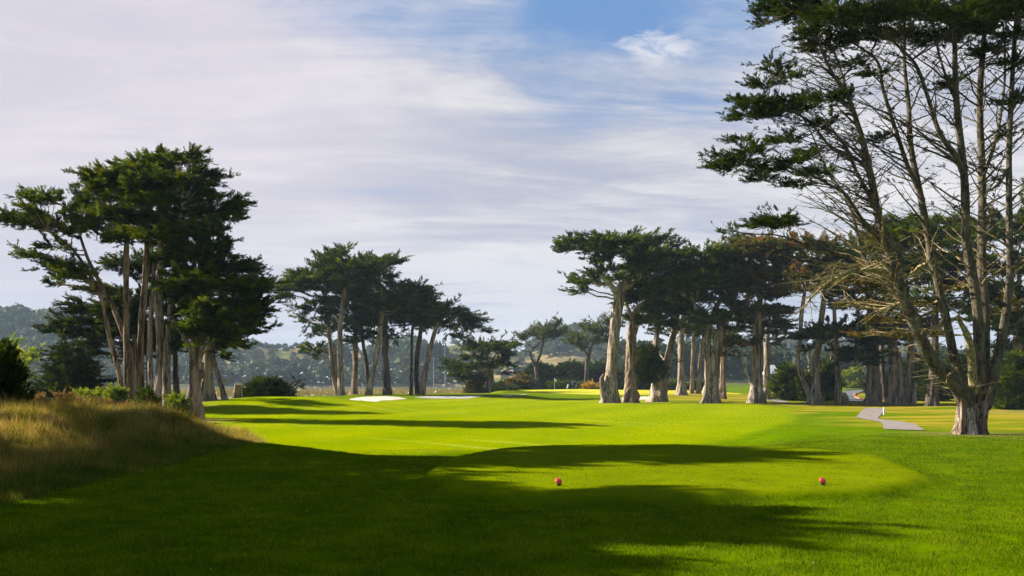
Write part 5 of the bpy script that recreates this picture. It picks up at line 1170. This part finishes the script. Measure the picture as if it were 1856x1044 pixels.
# ------------------------------------------------------------------ gulls
def gull_mesh(name, up, mat):
    mb = MB()
    prof = [(-.20, .008), (-.14, .028), (-.03, .05), (.08, .048), (.14, .034), (.18, .030), (.21, .016), (.25, .003)]
    mb.tube([(a, 0, .01 * math.sin(a * 8)) for a, _ in prof], [b for _, b in prof], 8)
    for s in (-1, 1):
        sec = [(0, .10, .0), (.18, .10, .10 * up), (.36, .075, .12 * up), (.50, .03, .05 * up)]; V = []
        for (yy, ch, zz_) in sec: V += [(ch * .8 - yy * .12, s * yy, zz_ + .012), (-ch - yy * .12, s * yy, zz_ + .006), (ch * .8 - yy * .12, s * yy, zz_), (-ch - yy * .12, s * yy, zz_)]
        Fc = []
        for i in range(3):
            a = i * 4; b = a + 4
            Fc += [(a, a + 1, b + 1, b), (b + 2, b + 3, a + 3, a + 2), (a, b, b + 2, a + 2), (a + 1, a + 3, b + 3, b + 1)]
        Fc.append((12, 13, 15, 14)); mb.add(V, Fc)
    mb.add([(-.18, -.03, 0), (-.18, .03, 0), (-.28, .05, .004), (-.28, -.05, .004), (-.18, 0, .012)], [(0, 1, 2, 3), (0, 4, 1), (3, 2, 4), (0, 3, 4), (1, 4, 2)])
    o = mb.build(name, mat, None, True); return o
GM = [gull_mesh('gull', u, M_FEATH) for u in (1.2, .2, -.9)]; GD = [gull_mesh('gull', u, M_FEATH_SIL) for u in (1.2, -.6)]
used = set()
def put_gull(src, px, py, d, label, group):
    o = src if src.name not in used else src.copy()
    if src.name in used: COL.objects.link(o)
    used.add(src.name if o is src else o.name)
    x, y, z = P(px, py, d); o.location = (x, y, z); o.scale = [float(rs.uniform(.55, .9))] * 3
    o.rotation_euler = (float(rs.uniform(-.5, .5)), float(rs.uniform(-.2, .2)), float(rs.uniform(0, 6.28)))
    tag(o, label, 'bird', group)
pts = []
while len(pts) < 118:
    px = rs.uniform(385, 900); py = 718 - abs(rs.normal(0, 1)) * 26
    dens = math.exp(-((px - 590) / 110) ** 2) + .35
    if py < 630 or rs.uniform(0, 1) > dens: continue
    pts.append((px, py))
for i, (px, py) in enumerate(pts):
    put_gull(GM[i % 3], px, py, rs.uniform(168, 192) if py > 700 else rs.uniform(150, 230), 'white gull flying low over the lake in front of the reeds and far woods', 'white gulls over the lake')
sk = [(973, 335), (1041, 358), (1067, 363), (1059, 371), (1025, 395), (1032, 401), (1030, 406), (1050, 417), (930, 410), (917, 412), (991, 408), (996, 413), (964, 421), (893, 423), (956, 428), (806, 431), (975, 456), (984, 452), (987, 461), (929, 461), (937, 459), (1010, 457), (890, 473), (967, 476), (893, 480), (932, 498), (946, 500), (867, 509), (982, 507), (926, 521), (886, 537), (917, 530), (922, 540), (980, 541), (1025, 535), (1011, 553), (1013, 481), (962, 577), (1001, 566), (910, 574), (30, 572), (116, 556), (80, 508), (520, 590), (506, 612), (640, 400), (1093, 395)]
for i, (px, py) in enumerate(sk):
    put_gull(GD[i % 2], px, py, rs.uniform(230, 330), 'small gull coloured as a dark silhouette high in the pale sky', 'dark gulls against the sky')

# ------------------------------------------------------------------ far buildings, fence, masts
M_ROOFW = plain('pale_roof', (.34, .34, .36), .6, .08, .3); M_WALLP = plain('pale_wall', (.20, .19, .18), .8, .1, .3); M_ROOFP = plain('pinkish_roof', (.30, .20, .20), .7, .1, .3)
M_ROOFB = plain('brown_roof', (.15, .125, .105), .8, .15, 1); M_GLASS = plain('dark_glass', (.03, .04, .05), .15, .1, 1); M_SCREEN = plain('green_screen', (.012, .07, .055), .7, .15, 1)
def house(px0, px1, ptop, pbase, d, label, wall, roof, hip=.35, dep=9, nwin=4, name='building', zb=None):
    a, b = (px0 - CX) / F * d, (px1 - CX) / F * d; zt = CAMZ + (HY - ptop) / F * d; z0 = CAMZ + (HY - pbase) / F * d
    cx_ = (a + b) / 2; g = float(h(cx_, d)); t = thing(name, label, 'building', (cx_, d, min(g, z0)), None)
    ze = z0 + (zt - z0) * (1 - hip); zlow = max(min(g, z0) - 1.0, z0 - 3); w_ = b - a
    mb = MB(); mb.box((cx_, d + dep / 2, (zlow + ze) / 2), (w_, dep, ze - zlow)); mb.build('wall', wall, t)
    mb = MB(); e = .4
    mb.add([(a - e, d - e, ze + .01), (b + e, d - e, ze + .01), (b + e, d + dep + e, ze + .01), (a - e, d + dep + e, ze + .01), (a + w_ * .06, d + dep / 2, zt), (b - w_ * .06, d + dep / 2, zt)], [(3, 2, 1, 0), (0, 1, 5, 4), (2, 3, 4, 5), (1, 2, 5), (3, 0, 4)]); mb.build('roof', roof, t)
    for i in range(nwin):
        xx = a + w_ * (i + .5) / nwin; mb = MB(); mb.box((xx, d - .02, z0 + (ze - z0) * .55), (w_ / nwin * .5, .08, (ze - z0) * .5)); mb.build('window', M_GLASS, t)
house(908, 930, 670.5, 679, 470, 'long pale building with a pinkish roof on the far slope', M_WALLP, M_ROOFP, .3, 10, 5)
house(808, 832, 669.5, 677, 720, 'pale shed with a whitish roof behind the low spreading cypress', M_WALLP, M_ROOFW, .6, 12, 3)
house(768, 806, 678.3, 682.5, 700, 'long low white flat structure across the lake', M_ROOFW, M_ROOFW, .4, 8, 6)
house(921, 929, 664, 671, 520, 'small white house above the pinkish-roofed building', M_ROOFW, M_WALLP, .4, 7, 2)
house(1552, 1588, 673, 692, 300, 'brown-roofed clubhouse beyond the road', M_WALLP, M_ROOFB, .5, 9, 5)
house(1606, 1626, 678, 692, 296, 'part of a pale low building right of the brown-roofed clubhouse', M_WALLP, M_ROOFB, .35, 8, 3)
house(1396, 1411, 661, 690, 285, 'white gabled house glimpsed left of the conical bush', M_WALLP, M_ROOFW, .6, 8, 2)
d_ = 262; t = thing('screen_fence', 'long low dark green windscreen fence beyond the road', 'fence', ((1570 - CX) / F * d_, d_, float(h((1570 - CX) / F * d_, d_))))
a, b = (1508 - CX) / F * d_, (1665 - CX) / F * d_; g0 = [float(h(xx, d_)) for xx in np.linspace(a, b, 9)]
mb = MB(); zb_ = min(g0)
mb.box(((a + b) / 2, d_, (zb_ + CAMZ - .25) / 2), (b - a, .08, CAMZ - .25 - zb_)); mb.build('screen', M_SCREEN, t)
mb = MB(); mb.box(((a + b) / 2, d_, CAMZ - .12), (b - a, .12, .22)); mb.build('top_rail', M_WALLP, t)
for xx in np.linspace(a, b, 9): mb = MB(); mb.box((xx, d_ - .1, (zb_ + CAMZ + .1) / 2), (.12, .1, CAMZ + .1 - zb_)); mb.build('post', M_WALLP, t)
M_POLE = plain('grey_pole', (.25, .25, .26), .7, .1)
for px, pb, pt_, d_, lb in ((806.5, 672, 628, 560, 'tall pale pole on the far hillside left of the low spreading cypress'), (948.5, 652, 638, 800, 'thin mast on the saddle between the hills'), (786, 672, 648, 560, 'short pole on the far shore by the white structure'), (1430, 640, 610, 600, 'slender mast seen between the right trunks')):
    x0 = (px - CX) / F * d_; g = float(h(x0, d_)); zt = CAMZ + (HY - pt_) / F * d_; t = thing('utility_pole', lb, 'pole', (x0, d_, g), 'poles and masts on the hills')
    mb = MB(); mb.tube([(x0, d_, g - 1), (x0, d_, zt)], [.22, .14], 8); mb.build('pole', M_POLE, t)
    mb = MB(); mb.box((x0, d_ - .25, zt - .6), (2.2, .16, .18)); mb.build('crossarm', M_POLE, t)

# needle litter and worn soil at the feet of the trees
lit = np.zeros(len(x)); nl = 0
for o in list(COL.objects):
    if o.parent is None and o.get('category') == 'tree' and 8 < o.location.y < 175:
        r0 = 1.5 + .5 * math.sin(o.location.x * 3.1); k = (np.abs(x - o.location.x) < 8) & (np.abs(y - o.location.y) < 8)
        dd_ = np.hypot(x[k] - o.location.x - .3, (y[k] - o.location.y) * .8) / r0
        lit[k] = np.maximum(lit[k], .85 * np.exp(-(dd_ * (1 + .3 * wob(x[k], y[k], 1.7, 17))) ** 2))
zb_new = np.stack([cl(z_dry), cl(z_tee), cl(z_dirt + lit), one], 1).astype(np.float32)
ground.data.attributes['zone_b'].data.foreach_set('color', zb_new.ravel())
# ------------------------------------------------------------------ sky, sun, air, camera
w = bpy.data.worlds.new('World'); scene.world = w; w.use_nodes = True
nt = w.node_tree; ns = nt.nodes; ln = nt.links; ns.clear()
S3 = np.array([-SH[0] * math.cos(SUN_EL), -SH[1] * math.cos(SUN_EL), math.sin(SUN_EL)])
sky = nd(ns, 'ShaderNodeTexSky'); sky.sky_type = 'NISHITA'; sky.sun_disc = False; sky.sun_elevation = SUN_EL
sky.sun_rotation = math.atan2(S3[0], S3[1]); sky.air_density = 1.1; sky.dust_density = .6; sky.ozone_density = 1.5; sky.altitude = 0
K = .05                                          # background strength; cloud colours below are divided by it
tc = nd(ns, 'ShaderNodeTexCoord'); dv = tc.outputs['Generated']
sp = nd(ns, 'ShaderNodeSeparateXYZ'); ln.new(dv, sp.inputs[0])
zc = math_(ns, ln, 'ADD', math_(ns, ln, 'MAXIMUM', sp.outputs['Z'], 0.0), .10)
cb = nd(ns, 'ShaderNodeCombineXYZ')
ln.new(math_(ns, ln, 'DIVIDE', sp.outputs['X'], zc), cb.inputs[0]); ln.new(math_(ns, ln, 'DIVIDE', sp.outputs['Y'], zc), cb.inputs[1])
pv = cb.outputs[0]
def rng_(v, a, b, c=0., d=1., smooth=True):
    m = nd(ns, 'ShaderNodeMapRange', interpolation_type='SMOOTHSTEP' if smooth else 'LINEAR')
    m.inputs[1].default_value = a; m.inputs[2].default_value = b; m.inputs[3].default_value = c; m.inputs[4].default_value = d
    ln.new(v, m.inputs[0]); return m.outputs[0]
def around(px, py):
    a = np.array([(px - CX) / F, 1.0, (HY - py) / F]); a /= np.linalg.norm(a)
    vm = nd(ns, 'ShaderNodeVectorMath', operation='DOT_PRODUCT'); ln.new(dv, vm.inputs[0]); vm.inputs[1].default_value = a
    return vm.outputs['Value']
M = lambda op, a, b=None, c=None: math_(ns, ln, op, a, b, c)
streak = noise(ns, ln, mapping(ns, ln, pv, (.30, .75, 1), (0, 0, -.35)), 1, 7, .60, 1.2)
soft = noise(ns, ln, mapping(ns, ln, pv, (.18, .30, 1), (0, 0, .2)), 1, 4, .5, .6)
fine = noise(ns, ln, mapping(ns, ln, pv, (1.1, 2.6, 1), (0, 0, -.5)), 1, 6, .65, .8)
# thick in the left and low, torn open towards the upper right
yy_ = M('MAXIMUM', sp.outputs['Y'], .05); U_ = M('DIVIDE', sp.outputs['X'], yy_); V_ = M('DIVIDE', sp.outputs['Z'], yy_)
def blob(px, py, a, b):
    e = M('ADD', M('POWER', M('DIVIDE', M('SUBTRACT', U_, (px - CX) / F), a / F), 2.0), M('POWER', M('DIVIDE', M('SUBTRACT', V_, (HY - py) / F), b / F), 2.0))
    return rng_(e, 1.0, .0)
gap2 = M('ADD', M('MULTIPLY', blob(1250, -30, 400, 200), 1.25), M('MULTIPLY', blob(840, 0, 470, 165), .9))
gap2 = M('ADD', gap2, M('ADD', M('MULTIPLY', blob(1080, 190, 260, 90), .45), M('MULTIPLY', blob(1330, 190, 170, 90), .5)))
cov = M('SUBTRACT', M('ADD', M('ADD', 1.9, M('MULTIPLY', M('SUBTRACT', streak, .5), 7.0)), M('MULTIPLY', M('SUBTRACT', fine, .5), 2.6)), M('MULTIPLY', gap2, 1.75))
cov = M('SUBTRACT', cov, rng_(sp.outputs['Z'], .42, .62, 0, 2.6))
cov = M('SUBTRACT', cov, rng_(sp.outputs['Y'], .45, .0, 0, 2.0))
covs = rng_(cov, -.9, 1.5)
bw = rng_(M('ADD', M('ADD', M('MULTIPLY', soft, .35), M('MULTIPLY', fine, .25)), M('MULTIPLY', streak, .40)), .44, .56)
CW = tuple(c / K for c in (.278, .271, .274)); CB_ = tuple(c / K for c in (.162, .170, .206))
cloud = mixc(ns, ln, bw, (*CB_, 1), (*CW, 1))
# brighter mauve light to the upper left, cooler near the horizon
cloud = mixc(ns, ln, M('MULTIPLY', rng_(around(60, 150), .90, .995), .6), cloud, tuple(c / K for c in (.268, .246, .270)))
low = rng_(sp.outputs['Z'], .20, .05)
cloud = mixc(ns, ln, M('MULTIPLY', low, .55), cloud, tuple(c / K for c in (.190, .205, .245)))
blue = mixc(ns, ln, .8, sky.outputs[0], tuple(c / K for c in (.048, .100, .205)))
front = rng_(sp.outputs['Y'], .2, .6)
base = mixc(ns, ln, front, sky.outputs[0], blue)
col = mixc(ns, ln, covs, base, cloud)
cw_ = nd(ns, 'ShaderNodeCombineXYZ'); ln.new(U_, cw_.inputs[0]); ln.new(V_, cw_.inputs[1])
wfine = noise(ns, ln, mapping(ns, ln, cw_.outputs[0], (26, 60, 1), (0, 0, .42)), 1, 6, .62, .9)
wn = rng_(M('ADD', wfine, M('MULTIPLY', blob(1195, 86, 95, 46), .24)), .55, .86)
col = mixc(ns, ln, M('MULTIPLY', wn, blob(1175, 95, 120, 62)), col, tuple(c / K for c in (.245, .25, .275)))
bg = nd(ns, 'ShaderNodeBackground'); bg.inputs['Strength'].default_value = K; ln.new(col, bg.inputs['Color'])
ow = nd(ns, 'ShaderNodeOutputWorld'); ln.new(bg.outputs[0], ow.inputs['Surface'])

sd_ = bpy.data.lights.new('sun', 'SUN'); sd_.energy = 5.0; sd_.angle = math.radians(.53); sd_.color = (1.0, .93, .80)
so = bpy.data.objects.new('sun', sd_); COL.objects.link(so); so.rotation_euler = Vector(S3).to_track_quat('Z', 'Y').to_euler()

mb = MB(); mb.box((0, 865, 40), (2900, 1850, 96))
mz, nt, ns, ln = mat_new('lake_haze'); o_ = ns.new('ShaderNodeOutputMaterial')
pvn = nd(ns, 'ShaderNodeVolumePrincipled'); pvn.inputs['Color'].default_value = (.62, .81, 1, 1); pvn.inputs['Density'].default_value = HAZE; pvn.inputs['Anisotropy'].default_value = .0
ln.new(pvn.outputs[0], o_.inputs['Volume'])
hz = mb.build('haze', mz); hz['kind'] = 'stuff'; hz['label'] = 'thin bluish haze over the lake and hills'; hz['category'] = 'haze'

cd = bpy.data.cameras.new('camera'); cam = bpy.data.objects.new('camera', cd); COL.objects.link(cam)
cam.location = (0, 0, CAMZ); cam.rotation_euler = (math.pi / 2, 0, 0)
cd.sensor_width = 36; cd.lens = 36 * F / 1856; cd.shift_y = (HY - 522) / 1856; cd.clip_end = 5000; cd.clip_start = .05
scene.camera = cam
vs_ = scene.view_settings; vs_.view_transform = 'Standard'; vs_.look = 'None'; vs_.gamma = 1; vs_.exposure = 1.6; vs_.use_curve_mapping = False
cy = scene.cycles; cy.max_bounces = 6; cy.diffuse_bounces = 2; cy.glossy_bounces = 2; cy.transmission_bounces = 4; cy.transparent_max_bounces = 4; cy.volume_bounces = 0
cy.use_denoising = True; cy.denoiser = 'OPENIMAGEDENOISE'; cy.denoising_input_passes = 'RGB_ALBEDO_NORMAL'; cy.denoising_prefilter = 'NONE'; cy.use_adaptive_sampling = True; cy.adaptive_threshold = .02
